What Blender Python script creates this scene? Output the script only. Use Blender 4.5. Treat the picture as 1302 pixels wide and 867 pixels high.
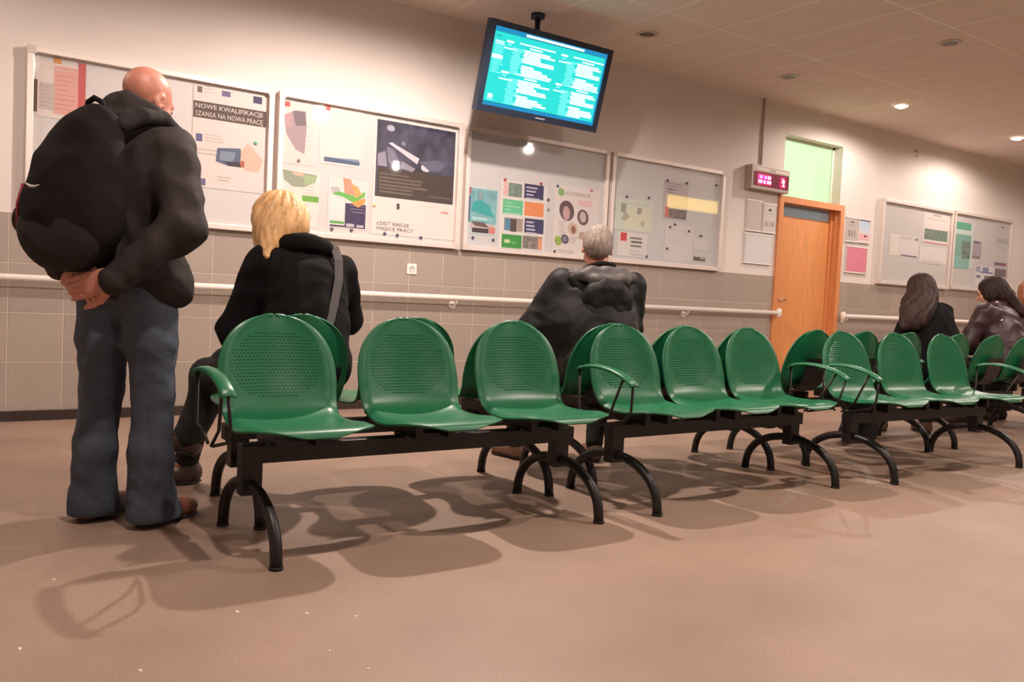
import bpy, bmesh, math, random
import numpy as np
from mathutils import Matrix, Vector

for o in list(bpy.data.objects): bpy.data.objects.remove(o, do_unlink=True)
SC = bpy.context.scene
COL = SC.collection
R = math.radians

# ------------------------------------------------------------------ camera
F_PX, YAW, PITCH, ROLL = 1091.775, 0.609569, 0.0498445, 0.0481373
CAM = np.array([0.0, -5.96783, 0.891782])
CEIL = 3.085
def cam_axes():
    f = np.array([math.sin(YAW)*math.cos(PITCH), math.cos(YAW)*math.cos(PITCH), -math.sin(PITCH)])
    r0 = np.array([math.cos(YAW), -math.sin(YAW), 0.0]); u0 = np.cross(r0, f)
    r = math.cos(ROLL)*r0 + math.sin(ROLL)*u0
    u = -math.sin(ROLL)*r0 + math.cos(ROLL)*u0
    return r, u, f
AR, AU, AF = cam_axes()
def wp(px, py, Y=0.0):
    """photo pixel -> point on the plane Y (the wall is Y=0)"""
    d = AF + AR*(px-651)/F_PX - AU*(py-433.5)/F_PX
    t = (Y-CAM[1])/d[1]
    return CAM + t*d
cd = bpy.data.cameras.new('camera'); cam = bpy.data.objects.new('camera', cd); COL.objects.link(cam)
cd.sensor_fit = 'HORIZONTAL'; cd.sensor_width = 36.0; cd.lens = F_PX/1302*36.0
cd.clip_start = 0.05; cd.clip_end = 100
M = Matrix.Identity(4)
for i in range(3):
    M[i][0] = AR[i]; M[i][1] = AU[i]; M[i][2] = -AF[i]; M[i][3] = CAM[i]
cam.matrix_world = M
SC.camera = cam

# ------------------------------------------------------------------ world, exposure
w = bpy.data.worlds.new('hall_air'); SC.world = w; w.use_nodes = True
w.node_tree.nodes['Background'].inputs[0].default_value = (1.0, 0.88, 0.80, 1)
w.node_tree.nodes['Background'].inputs[1].default_value = 0.15
SC.view_settings.view_transform = 'Standard'; SC.view_settings.look = 'None'
SC.view_settings.gamma = 1.0; SC.view_settings.use_curve_mapping = False
SC.view_settings.exposure = 0.80
WARM = (1.0, 0.845, 0.765)
# ceiling downlights: x, y, watts (0 = switched off)
LAMPS = [(2.66,-1.9,178),(0.9,-4.1,92),(4.0,-4.1,92),(7.1,-4.1,92),(8.4,-0.795,40),(10.75,-0.86,46),
         (-0.9,-1.0,30),(9.6,-3.2,60),(2.4,-7.2,45),(6.6,-7.2,45),(12.8,-2.6,60),
         (4.86,-0.713,0),(6.69,-0.698,0),(6.73,-2.2,0)]

# ------------------------------------------------------------------ materials
def lin(c):
    return tuple(((v/255)/12.92 if v/255 <= .04045 else (((v/255)+.055)/1.055)**2.4) for v in c)
MATS = {}
def mat(name, rgb, rough=.6, metal=0.0, var=0.0, scale=30, bump=0.0, bscale=200, emit=None, estr=1.0, spec=.5, stretch=None, coat=0.0, coords='Object', detail=3.0):
    if name in MATS: return MATS[name]
    m = bpy.data.materials.new(name); m.use_nodes = True
    nt = m.node_tree; b = nt.nodes['Principled BSDF']
    c = (*lin(rgb), 1)
    b.inputs['Base Color'].default_value = c
    b.inputs['Roughness'].default_value = rough; b.inputs['Metallic'].default_value = metal
    b.inputs['Specular IOR Level'].default_value = spec
    if coat: b.inputs['Coat Weight'].default_value = coat
    if emit is not None:
        b.inputs['Emission Color'].default_value = (*lin(emit), 1); b.inputs['Emission Strength'].default_value = estr
    if var or bump:
        tc = nt.nodes.new('ShaderNodeTexCoord'); src = tc.outputs[coords]
        if stretch:
            mp = nt.nodes.new('ShaderNodeMapping'); mp.inputs['Scale'].default_value = stretch
            nt.links.new(src, mp.inputs[0]); src = mp.outputs[0]
    if var:
        n = nt.nodes.new('ShaderNodeTexNoise'); n.inputs['Scale'].default_value = scale; n.inputs['Detail'].default_value = detail
        nt.links.new(src, n.inputs['Vector'])
        mx = nt.nodes.new('ShaderNodeMix'); mx.data_type = 'RGBA'
        lo = tuple(max(0, v*(1-var)) for v in c[:3]); hi = tuple(min(1, v*(1+var)) for v in c[:3])
        mx.inputs[6].default_value = (*lo, 1); mx.inputs[7].default_value = (*hi, 1)
        rmp = nt.nodes.new('ShaderNodeMapRange'); rmp.inputs[1].default_value = .3; rmp.inputs[2].default_value = .7
        nt.links.new(n.outputs[0], rmp.inputs[0]); nt.links.new(rmp.outputs[0], mx.inputs[0])
        nt.links.new(mx.outputs[2], b.inputs['Base Color'])
    if bump:
        n2 = nt.nodes.new('ShaderNodeTexNoise'); n2.inputs['Scale'].default_value = bscale; n2.inputs['Detail'].default_value = 4
        nt.links.new(src, n2.inputs['Vector'])
        bp = nt.nodes.new('ShaderNodeBump'); bp.inputs['Strength'].default_value = bump; bp.inputs['Distance'].default_value = .01
        nt.links.new(n2.outputs[0], bp.inputs['Height']); nt.links.new(bp.outputs[0], b.inputs['Normal'])
    MATS[name] = m
    return m
def glass_mat(name, refl=1.0, tint=(1,1,1)):
    if name in MATS: return MATS[name]
    m = bpy.data.materials.new(name); m.use_nodes = True; nt = m.node_tree
    for n in list(nt.nodes): nt.nodes.remove(n)
    out = nt.nodes.new('ShaderNodeOutputMaterial'); mix = nt.nodes.new('ShaderNodeMixShader')
    tr = nt.nodes.new('ShaderNodeBsdfTransparent'); tr.inputs[0].default_value = (*tint, 1)
    gl = nt.nodes.new('ShaderNodeBsdfGlossy'); gl.inputs['Roughness'].default_value = .03
    lw = nt.nodes.new('ShaderNodeLayerWeight'); lw.inputs[0].default_value = .5
    pw = nt.nodes.new('ShaderNodeMath'); pw.operation = 'POWER'; pw.inputs[1].default_value = 5.0
    mt = nt.nodes.new('ShaderNodeMath'); mt.operation = 'MULTIPLY_ADD'; mt.inputs[1].default_value = .92*refl; mt.inputs[2].default_value = .05*refl
    nt.links.new(lw.outputs['Facing'], pw.inputs[0]); nt.links.new(pw.outputs[0], mt.inputs[0]); nt.links.new(mt.outputs[0], mix.inputs[0])
    nt.links.new(tr.outputs[0], mix.inputs[1]); nt.links.new(gl.outputs[0], mix.inputs[2]); nt.links.new(mix.outputs[0], out.inputs[0])
    MATS[name] = m
    return m
def flat(rgb):
    return mat('print_%d_%d_%d' % tuple(rgb), rgb, .55, spec=.3)

# ------------------------------------------------------------------ object helpers
def mesh_obj(name, verts, faces, m, parent=None, smooth=False):
    me = bpy.data.meshes.new(name); me.from_pydata([tuple(v) for v in verts], [], [tuple(f) for f in faces]); me.update()
    if smooth: me.polygons.foreach_set('use_smooth', [True]*len(me.polygons))
    if m: me.materials.append(m)
    return link(name, me, parent)
def link(name, me, parent=None):
    o = bpy.data.objects.new(name, me); COL.objects.link(o)
    if parent: o.parent = parent
    return o
def empty(name, loc=(0,0,0), rz=0.0):
    o = bpy.data.objects.new(name, None); COL.objects.link(o); o.location = loc; o.rotation_euler = (0,0,rz)
    o.empty_display_size = .05
    return o
def tag(o, label, cat, group=None):
    o['label'] = label; o['category'] = cat
    if group: o['group'] = group
    return o
def structure(o): o['kind'] = 'structure'; return o

class MB:
    """collects boxes, tubes, sheets into one mesh"""
    def __init__(s): s.v = []; s.f = []; s.mi = []; s.mats = []; s.sm = []
    def _m(s, m):
        if m is None: return 0
        if m not in s.mats: s.mats.append(m)
        return s.mats.index(m)
    def add(s, v, f, m=None, smooth=False):
        n = len(s.v); s.v += [tuple(p) for p in v]; s.f += [tuple(i+n for i in q) for q in f]
        k = s._m(m); s.mi += [k]*len(f); s.sm += [smooth]*len(f); return s
    def box(s, lo, hi, m=None, ch=0.0):
        x0,y0,z0 = lo; x1,y1,z1 = hi
        if ch <= 0:
            v = [(x0,y0,z0),(x1,y0,z0),(x1,y1,z0),(x0,y1,z0),(x0,y0,z1),(x1,y0,z1),(x1,y1,z1),(x0,y1,z1)]
            f = [(0,3,2,1),(4,5,6,7),(0,1,5,4),(1,2,6,5),(2,3,7,6),(3,0,4,7)]
            return s.add(v, f, m)
        bm = bmesh.new(); bmesh.ops.create_cube(bm, size=1)
        for q in bm.verts: q.co = Vector(((x0+x1)/2+q.co.x*(x1-x0), (y0+y1)/2+q.co.y*(y1-y0), (z0+z1)/2+q.co.z*(z1-z0)))
        bmesh.ops.bevel(bm, geom=bm.edges[:], offset=ch, segments=2, affect='EDGES', profile=.5)
        bm.verts.index_update()
        v = [tuple(q.co) for q in bm.verts]; f = [[q.index for q in p.verts] for p in bm.faces]; bm.free()
        return s.add(v, f, m)
    def tube(s, pts, r, n=10, m=None, cap=True, closed=False):
        P = [np.array(p, float) for p in pts]; N = len(P)
        rr = r if hasattr(r, '__len__') else [r]*N
        up = None; V = []
        for i in range(N):
            if closed: t = P[(i+1)%N]-P[i-1]
            else: t = P[min(i+1,N-1)]-P[max(i-1,0)]
            t = t/(np.linalg.norm(t)+1e-12)
            if up is None:
                a = np.array([0,0,1.0]) if abs(t[2]) < .9 else np.array([1.0,0,0])
                up = np.cross(np.cross(t,a),t)
            up = up - t*np.dot(up,t); up /= np.linalg.norm(up)+1e-12
            sd = np.cross(t,up)
            for k in range(n):
                a = 2*math.pi*k/n
                V.append(P[i]+rr[i]*(math.cos(a)*up+math.sin(a)*sd))
        Fc = []
        for i in range(N if closed else N-1):
            j = (i+1)%N
            for k in range(n):
                Fc.append((i*n+k, i*n+(k+1)%n, j*n+(k+1)%n, j*n+k))
        if cap and not closed:
            Fc.append(tuple(range(n))[::-1]); Fc.append(tuple(range((N-1)*n, N*n)))
        return s.add(V, Fc, m, True)
    def lathe(s, prof, c=(0,0,0), n=24, m=None, axis='z'):
        V = []; Fc = []
        for (r, z) in prof:
            for k in range(n):
                a = 2*math.pi*k/n
                p = (r*math.cos(a), r*math.sin(a), z)
                if axis == 'y': p = (p[0], p[2], p[1])
                V.append((c[0]+p[0], c[1]+p[1], c[2]+p[2]))
        for i in range(len(prof)-1):
            for k in range(n):
                Fc.append((i*n+k, i*n+(k+1)%n, (i+1)*n+(k+1)%n, (i+1)*n+k))
        return s.add(V, Fc, m, True)
    def quad(s, x0, z0, x1, z1, y, m):      # facing -Y
        return s.add([(x0,y,z0),(x1,y,z0),(x1,y,z1),(x0,y,z1)], [(0,1,2,3)], m)
    def poly(s, pts, y, m):                  # (x,z) points, anticlockwise seen from -Y
        return s.add([(p[0],y,p[1]) for p in pts], [tuple(range(len(pts)))], m)
    def build(s, name, m=None, parent=None):
        me = bpy.data.meshes.new(name); me.from_pydata(s.v, [], s.f); me.update()
        if m is not None and not s.mats: me.materials.append(m)
        for q in s.mats: me.materials.append(q)
        if s.mats: me.polygons.foreach_set('material_index', s.mi)
        me.polygons.foreach_set('use_smooth', s.sm)
        return link(name, me, parent)
def copy_tree(o, parent=None):
    c = o.copy(); COL.objects.link(c); c.parent = parent
    for ch in list(o.children): copy_tree(ch, c)
    return c
def text_geo(body, size, font_scale_x=1.0):
    cu = bpy.data.curves.new('lettering', 'FONT'); cu.body = body; cu.size = size; cu.resolution_u = 2
    o = bpy.data.objects.new('lettering', cu); COL.objects.link(o)
    dg = bpy.context.evaluated_depsgraph_get(); dg.update()
    me = bpy.data.meshes.new_from_object(o.evaluated_get(dg))
    V = np.array([tuple(v.co) for v in me.vertices]); Fc = [tuple(p.vertices) for p in me.polygons]
    bpy.data.objects.remove(o); bpy.data.meshes.remove(me)
    return V, Fc
def add_text(mb, body, x0, z0, width, height, y, m):
    """lettering filling the given width x height box, reading from -Y"""
    V, Fc = text_geo(body, 1.0)
    if not len(V): return
    lo = V.min(0); hi = V.max(0); sx = width/(hi[0]-lo[0]); sz = height/max(1e-6, hi[1]-lo[1])
    mb.add([(x0+(p[0]-lo[0])*sx, y, z0+(p[1]-lo[1])*sz) for p in V], Fc, m)

# ------------------------------------------------------------------ signed-distance clay for bodies and clothes
def surf_nets(val, lo, h):
    nx, ny, nz = val.shape
    s = val < 0
    c = [s[i:nx-1+i, j:ny-1+j, k:nz-1+k] for i in (0,1) for j in (0,1) for k in (0,1)]
    tot = sum(q.astype(np.int8) for q in c)
    mask = (tot > 0) & (tot < 8)
    idx = np.full(mask.shape, -1, np.int64); cells = np.argwhere(mask); idx[mask] = np.arange(len(cells))
    acc = np.zeros((len(cells), 3)); cnt = np.zeros(len(cells))
    I, J, K = cells.T
    corners = [(i,j,k) for i in (0,1) for j in (0,1) for k in (0,1)]
    for a in corners:
        for ax in range(3):
            if a[ax]: continue
            b = list(a); b[ax] = 1
            va = val[I+a[0], J+a[1], K+a[2]]; vb = val[I+b[0], J+b[1], K+b[2]]
            cr = (va < 0) != (vb < 0)
            t = np.where(cr, va/(va-vb+1e-12), 0)
            p = np.tile(np.array(a, float), (len(cells), 1)); p[:, ax] += t
            acc += p*cr[:, None]; cnt += cr
    V = lo + (cells + acc/cnt[:, None])*h
    faces = []
    for ax in range(3):
        sl0 = [slice(None)]*3; sl1 = [slice(None)]*3
        sl0[ax] = slice(0, -1); sl1[ax] = slice(1, None)
        a = s[tuple(sl0)]; b = s[tuple(sl1)]
        e = np.argwhere(a != b)
        o1, o2 = [(1,2),(2,0),(0,1)][ax]
        ok = (e[:,o1] > 0) & (e[:,o2] > 0) & (e[:,o1] < val.shape[o1]-1) & (e[:,o2] < val.shape[o2]-1)
        e = e[ok]; fl = a[tuple(e.T)]
        def cell(d1, d2):
            q = e.copy(); q[:, o1] -= d1; q[:, o2] -= d2
            return idx[q[:,0], q[:,1], q[:,2]]
        q = np.stack([cell(1,1), cell(0,1), cell(0,0), cell(1,0)], 1)
        q[~fl] = q[~fl][:, ::-1]
        faces.append(q)
    return V, np.concatenate(faces)
class Clay:
    def __init__(s): s.p = []
    def cap(s, a, b, ra, rb=None, k=.03, op=1):
        s.p.append(('c', np.array(a,float), np.array(b,float), ra, ra if rb is None else rb, k, op)); return s
    def chain(s, pts, rs, k=.03):
        for i in range(len(pts)-1): s.cap(pts[i], pts[i+1], rs[i], rs[i+1], k)
        return s
    def ell(s, c, r, k=.03, rot=None, op=1):
        s.p.append(('e', np.array(c,float), np.array(r,float), np.eye(3) if rot is None else np.array(rot), None, k, op)); return s
    def rbox(s, c, hs, rd, k=.03, rot=None, op=1):
        s.p.append(('b', np.array(c,float), np.array(hs,float), np.eye(3) if rot is None else np.array(rot), rd, k, op)); return s
    def ring(s, c, R0, r, sx=1.0, k=.02, rot=None):
        s.p.append(('t', np.array(c,float), (R0, r, sx), np.eye(3) if rot is None else np.array(rot), None, k, 1)); return s
    def bounds(s):
        lo = np.full(3, 1e9); hi = -lo
        for q in s.p:
            if q[-1] < 0: continue
            l, h = s._bb(q); lo = np.minimum(lo, l); hi = np.maximum(hi, h)
        return lo, hi
    def _bb(s, q):
        if q[0] == 'c':
            r = max(q[3], q[4]); return np.minimum(q[1], q[2])-r, np.maximum(q[1], q[2])+r
        if q[0] == 't':
            r = (q[2][0]+q[2][1])*max(1, q[2][2]); return q[1]-r, q[1]+r
        e = np.abs(q[3]) @ (q[2] if q[0] == 'e' else q[2]+0.0); return q[1]-e, q[1]+e
    def mesh(s, name, h, m, parent=None, cut=None, noise=None, smooth=1):
        lo, hi = s.bounds(); lo = lo-3.5*h-.02; hi = hi+3.5*h+.02
        n = np.ceil((hi-lo)/h).astype(int)+1
        val = np.full(tuple(n), .25, np.float32)
        ax = [lo[i]+h*np.arange(n[i]) for i in range(3)]
        for q in s.p:
            k = q[-2]; l, u = s._bb(q); pad = k+3*h+.02
            i0 = np.maximum(0, np.floor((l-pad-lo)/h).astype(int)); i1 = np.minimum(n, np.ceil((u+pad-lo)/h).astype(int)+1)
            X, Y, Z = np.meshgrid(*[ax[i][i0[i]:i1[i]] for i in range(3)], indexing='ij')
            P = np.stack([X, Y, Z], -1)
            if q[0] == 'c':
                ab = q[2]-q[1]; t = np.clip(((P-q[1]) @ ab)/(ab@ab+1e-12), 0, 1)
                d = np.linalg.norm(P-q[1]-t[..., None]*ab, axis=-1) - (q[3]+(q[4]-q[3])*t)
            else:
                L = (P-q[1]) @ q[3]
                if q[0] == 'e':
                    k0 = np.linalg.norm(L/q[2], axis=-1); k1 = np.linalg.norm(L/(q[2]**2), axis=-1)
                    d = k0*(k0-1)/(k1+1e-9)
                elif q[0] == 'b':
                    a = np.abs(L)-(q[2]-q[4])
                    d = np.linalg.norm(np.maximum(a, 0), axis=-1)+np.minimum(a.max(-1), 0)-q[4]
                else:
                    R0, r0, sx = q[2]
                    rr = np.sqrt((L[...,0]/sx)**2+L[...,1]**2)-R0
                    d = np.sqrt(rr**2+L[...,2]**2)-r0
            S = tuple(slice(i0[i], i1[i]) for i in range(3)); o = val[S]
            if q[-1] > 0:
                hh = np.clip(.5+.5*(o-d)/k, 0, 1); val[S] = o+(d-o)*hh-k*hh*(1-hh)
            else:
                hh = np.clip(.5-.5*(o+d)/k, 0, 1); val[S] = o+(-d-o)*hh+k*hh*(1-hh)
        X, Y, Z = np.meshgrid(*ax, indexing='ij')
        if noise is not None: val = val+noise(X, Y, Z).astype(np.float32)
        if cut is not None: val = np.maximum(val, cut(X, Y, Z).astype(np.float32))
        V, Fc = surf_nets(val, lo, h)
        for _ in range(smooth):      # light Laplacian smoothing
            acc = np.zeros_like(V); cnt = np.zeros(len(V))
            for a, b in ((0,1),(1,2),(2,3),(3,0)):
                np.add.at(acc, Fc[:,a], V[Fc[:,b]]); np.add.at(acc, Fc[:,b], V[Fc[:,a]])
                np.add.at(cnt, Fc[:,a], 1); np.add.at(cnt, Fc[:,b], 1)
            V = V*.5+.5*acc/np.maximum(cnt, 1)[:, None]
        me = bpy.data.meshes.new(name)
        me.vertices.add(len(V)); me.vertices.foreach_set('co', V.astype(np.float32).ravel())
        me.loops.add(len(Fc)*4); me.loops.foreach_set('vertex_index', Fc.astype(np.int32).ravel())
        me.polygons.add(len(Fc)); me.polygons.foreach_set('loop_start', np.arange(0, len(Fc)*4, 4, dtype=np.int32))
        me.update(calc_edges=True); me.validate()
        me.polygons.foreach_set('use_smooth', [True]*len(me.polygons))
        if m: me.materials.append(m)
        return link(name, me, parent)
def folds(amp, wave, seed, aniso=(1,1,1)):
    rg = np.random.RandomState(seed); W = []
    for _ in range(7):
        d = rg.normal(size=3)*np.array(aniso); d /= np.linalg.norm(d)
        W.append((d*2*math.pi/(wave*rg.uniform(.6,1.5)), rg.uniform(0, 6.28)))
    def fn(X, Y, Z):
        wx = .03*np.sin(X*21+Z*13+seed); wz = .03*np.sin(Y*19-X*11+seed*2)
        t = 0
        for d, p in W: t = t+np.abs(np.sin((X+wz)*d[0]/2+(Y)*d[1]/2+(Z+wx)*d[2]/2+p))
        return amp*(t/len(W)-.64)*3
    return fn
def rotm(yaw=0, pitch=0, roll=0):
    """yaw>0 turns toward +x (clockwise from above), pitch>0 looks down, roll>0 tilts to +x"""
    cy, sy = math.cos(yaw), math.sin(yaw); A = np.array([[cy, sy, 0], [-sy, cy, 0], [0,0,1]])
    cp, sp = math.cos(pitch), math.sin(pitch); B = np.array([[1,0,0],[0,cp,sp],[0,-sp,cp]])
    cr, sr = math.cos(roll), math.sin(roll); Cc = np.array([[cr,0,sr],[0,1,0],[-sr,0,cr]])
    return A @ Cc @ B

# ------------------------------------------------------------------ the setting
XL, XR, YB = -3.2, 17.5, -11.0
T = 0.30; TX0 = 0.462435; TZ0 = 0.0615
DX0, DX1, DTOP, WTOP = 7.60, 8.62, 2.11, 2.78
WF = 0.008                       # face of the painted wall; the tiles stand proud to Y=0
M_wall = mat('wall_paint', (221,211,204), .75, var=.03, scale=1.2, bump=.05, bscale=220)
M_rear = mat('rear_wall_paint', (222,214,206), .8, var=.03, scale=1.0)
M_grout = mat('tile_grout', (225,210,196), .8)
M_tile = [mat('wall_tile_%d'%i, tuple(v-4 for v in c), .42, var=.07, scale=60, bump=.04, bscale=90) for i,c in enumerate([(168,154,143),(165,151,140),(171,157,145)])]
M_base = mat('baseboard_dark', (52,38,32), .5)
M_trim = mat('tile_edge_trim', (228,215,204), .6)
def floor_mat():
    m = mat('floor_linoleum', (156,131,114), .5, var=.10, scale=2.2, bump=.03, bscale=500, detail=6)
    nt = m.node_tree; b = nt.nodes['Principled BSDF']
    src = b.inputs['Base Color'].links[0].from_socket
    tc = nt.nodes.new('ShaderNodeTexCoord')
    n = nt.nodes.new('ShaderNodeTexNoise'); n.inputs['Scale'].default_value = 160; n.inputs['Detail'].default_value = 2
    nt.links.new(tc.outputs['Object'], n.inputs['Vector'])
    mr = nt.nodes.new('ShaderNodeMapRange'); mr.inputs[1].default_value=.3; mr.inputs[2].default_value=.7; mr.inputs[3].default_value=.86; mr.inputs[4].default_value=1.12
    nt.links.new(n.outputs[0], mr.inputs[0])
    mx = nt.nodes.new('ShaderNodeMix'); mx.data_type='RGBA'; mx.blend_type='MULTIPLY'; mx.inputs[0].default_value=1
    nt.links.new(src, mx.inputs[6]); nt.links.new(mr.outputs[0], mx.inputs[7])
    nt.links.new(mx.outputs[2], b.inputs['Base Color'])
    return m
structure(MB().box((XL-.1,YB-.1,-.1),(XR+.1,.35,0)).build('floor', floor_mat()))
mb = MB()
mb.box((XL-.1,WF,0),(DX0,.25,CEIL+.2)); mb.box((DX1,WF,0),(XR+.1,.25,CEIL+.2)); mb.box((DX0,WF,WTOP),(DX1,.25,CEIL+.2))
mb.box((DX0-.01,WF+.01,DTOP-.03),(DX1+.01,.25,DTOP))
wall_back = structure(mb.build('wall_back', M_wall))
# grout bed + tiles
gb = MB()
for a,b in ((XL,DX0-.07),(DX1+.07,XR)):
    gb.box((a,.0025,TZ0),(b,WF+.002,TZ0+4*T))
g = gb.build('grout_bed', M_grout, wall_back)
tg = .004
tile_meshes = {}
def tile_mesh(wd, k):
    key = (round(wd,3), k)
    if key not in tile_meshes:
        b = MB().box((0,0,0),(wd-tg,.007,T-tg)); me = bpy.data.meshes.new('tile')
        bm = bmesh.new(); vs = [bm.verts.new(v) for v in b.v]
        for f in b.f: bm.faces.new([vs[i] for i in f])
        fr = [e for e in bm.edges if all(abs(v.co.y) < 1e-6 for v in e.verts)]
        bmesh.ops.bevel(bm, geom=fr, offset=.0012, segments=1, affect='EDGES')
        bm.to_mesh(me); bm.free(); me.materials.append(M_tile[k]); tile_meshes[key] = me
    return tile_meshes[key]
rnd = random.Random(4)
NT = 0
for i in range(-11, 49):
    x0 = TX0+i*T; x1 = x0+T
    lo, hi = DX0-.07, DX1+.07
    spans = [(x0,x1)]
    if x1 > lo and x0 < hi:
        spans = []
        if x0 < lo-.02: spans.append((x0,lo))
        if x1 > hi+.02: spans.append((hi,x1))
    for (a,b) in spans:
        for r in range(4):
            o = link('tile', tile_mesh(b-a, rnd.choice([0,0,1,2])), wall_back)
            o.location = (a+tg/2, 0, TZ0+r*T+tg/2); NT += 1
for nm,a,b in (('baseboard_back',XL,DX0-.06),('baseboard_back_right',DX1+.06,XR)):
    structure(MB().box((a,-.016,0),(b,.004,TZ0)).build(nm, M_base))
structure(MB().box((XL-.1,YB,0),(XL,WF,CEIL+.2)).build('wall_left', M_rear))
structure(MB().box((XR,YB,0),(XR+.1,WF,CEIL+.2)).build('wall_right', M_rear))
# ceiling: T-bar plane with 0.6 x 1.2 m panels hung just below it
M_ceil = mat('ceiling_panel', (230,214,204), .85, var=.03, scale=4, bump=.08, bscale=160)
M_tbar = mat('ceiling_grid', (250,242,234), .6)
ceil = structure(MB().box((XL-.1,YB-.1,CEIL+.012),(XR+.1,.25,CEIL+.25)).build('ceiling', M_tbar))
pm = MB().box((0,0,0),(.6-.004,1.2-.004,.012)).build('ceiling_panel', M_ceil, ceil)
pm_me = pm.data; first = True; NP = 0
far = MB()
gx = [XL-.01+k*.6 for k in range(36)]
for x in gx:
    for j in range(-9, 0):
        y = j*1.2
        if 1.5 < x < 14.6 and y > -5.4:
            o = pm if first else link('ceiling_panel', pm_me, ceil); first = False
            o.location = (x+.002, y+.002, CEIL-.001); NP += 1
        elif x+.6 < XR:
            far.box((x+.002, y+.002, CEIL-.001),(x+.598, y+1.198, CEIL+.011))
fo = far.build('ceiling_panel_field', M_ceil, ceil); fo['kind'] = 'stuff'
for x in gx: MB().box((x-.006,YB,CEIL-.0035),(x+.006,0,CEIL+.004)).build('grid_bar', M_tbar, ceil)
for j in range(-9, 1): MB().box((XL,j*1.2-.007,CEIL-.003),(XR,j*1.2+.007,CEIL+.004)).build('grid_bar', M_tbar, ceil)
# ---- door
M_wood = mat('door_veneer', (222,150,92), .38, var=.12, scale=3.0, stretch=(14,14,1.1), coat=.15)
M_wood2 = mat('frame_veneer', (214,142,90), .42, var=.10, scale=4.0, stretch=(16,16,1.2))
M_steel = mat('brushed_steel', (190,186,180), .3, 1.0)
door = structure(empty('door_1', (DX0,0,0)))
fr = MB()
fr.box((-.065,-.02,0),(.004,.20,DTOP-.055)); fr.box((DX1-DX0-.004,-.02,0),(DX1-DX0+.065,.20,DTOP-.055)); fr.box((-.065,-.02,DTOP-.055),(DX1-DX0+.065,.20,DTOP+.012))
fr.box((.003,.07,0),(.055,.21,DTOP-.056)); fr.box((DX1-DX0-.055,.07,0),(DX1-DX0-.003,.21,DTOP-.056)); fr.box((DX1-DX0-.022,.03,0),(DX1-DX0-.0035,.07,DTOP-.056))
fr.build('door_frame', M_wood2, door)
leaf = MB().box((.05,.095,.008),(DX1-DX0-.05,.135,1.915),None,.003).build('door_leaf', M_wood, door)
hd = MB(); hd.lathe([(0,0),(.024,0),(.024,-.008),(0,-.008)], (.115,.095,1.02), 20, None, 'y')
hd.tube([(.115,.09,1.02),(.115,.045,1.02),(.13,.042,1.02),(.225,.042,1.02)], .009, 10)
hd.build('handle', M_steel, leaf)
MB().lathe([(0,0),(.018,0),(.018,-.006),(0,-.006)], (.115,.095,.93), 18, None, 'y').build('lock', M_steel, leaf)
MB().box((.05,.105,1.93),(DX1-DX0-.05,.112,DTOP-.055)).build('transom_glass', mat('transom_glass', (158,186,200), .2), door)
MB().box((.05,.10,1.915),(DX1-DX0-.05,.13,1.93)).build('transom_bar', M_wood2, door)
# ---- lit window above the door
win = structure(empty('window_1', (DX0,0,DTOP)))
wb = MB(); W0 = DX1-DX0; H0 = WTOP-DTOP
for lo,hi in (((0,.12,0),(.03,.16,H0)),((W0-.03,.12,0),(W0,.16,H0)),((0,.12,0),(W0,.16,.03)),((0,.12,H0-.03),(W0,.16,H0))): wb.box(lo,hi)
wb.build('window_frame', mat('window_frame_paint', (214,226,206), .5), win)
MB().box((.03,.138,.03),(W0-.03,.144,H0-.03)).build('pane', mat('lit_frosted_pane', (100,118,92), .4, emit=(200,242,186), estr=.56), win)
# ------------------------------------------------------------------ ceiling downlights
M_ring = mat('lamp_ring', (205,190,178), .4); M_dark = mat('lamp_dark_reflector', (92,80,72), .35, .3)
M_glow = mat('lamp_glow', (255,244,225), .4, emit=(255,236,205), estr=14)
def downlight(x, y, watts, label):
    o = tag(empty('ceiling_downlight', (x,y,CEIL-.0036)), label, 'ceiling light', 'recessed downlights in the panel ceiling')
    MB().lathe([(.062,.0),(.068,-.006),(.088,-.005),(.092,.0)], n=28).build('trim_ring', M_ring, o)
    if watts:
        MB().lathe([(.0005,-.024),(.035,-.020),(.056,-.009),(.068,0)], n=24).build('diffuser', M_glow, o)
        ld = bpy.data.lights.new('lamp_light', 'SPOT'); ld.energy = watts; ld.color = WARM; ld.spot_size = R(176); ld.spot_blend = .36
        ld.shadow_soft_size = .045
        lo = bpy.data.objects.new('lamp_light', ld); COL.objects.link(lo); lo.parent = o; lo.location = (0,0,-.085)
    else:
        MB().lathe([(0,-.0015),(.03,-.0015),(.045,-.001),(.062,-.0005)], n=24).build('reflector', M_dark, o)
LBL = {(8.4,-0.795):'lit round downlight on the ceiling in front of the wooden door',(10.75,-0.86):'lit round downlight on the ceiling above the paired far notice boards',
       (4.86,-0.713):'switched-off downlight on the ceiling right beside the hanging screen',(6.69,-0.698):'switched-off downlight near the wall, above the red number display',
       (6.73,-2.2):'switched-off downlight farther out from the wall, level with the red number display'}
for k,(x,y,wt) in enumerate(LAMPS):
    downlight(x, y, wt, LBL.get((x,y), 'lit round downlight in the ceiling over the hall floor, outside the view'))

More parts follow.
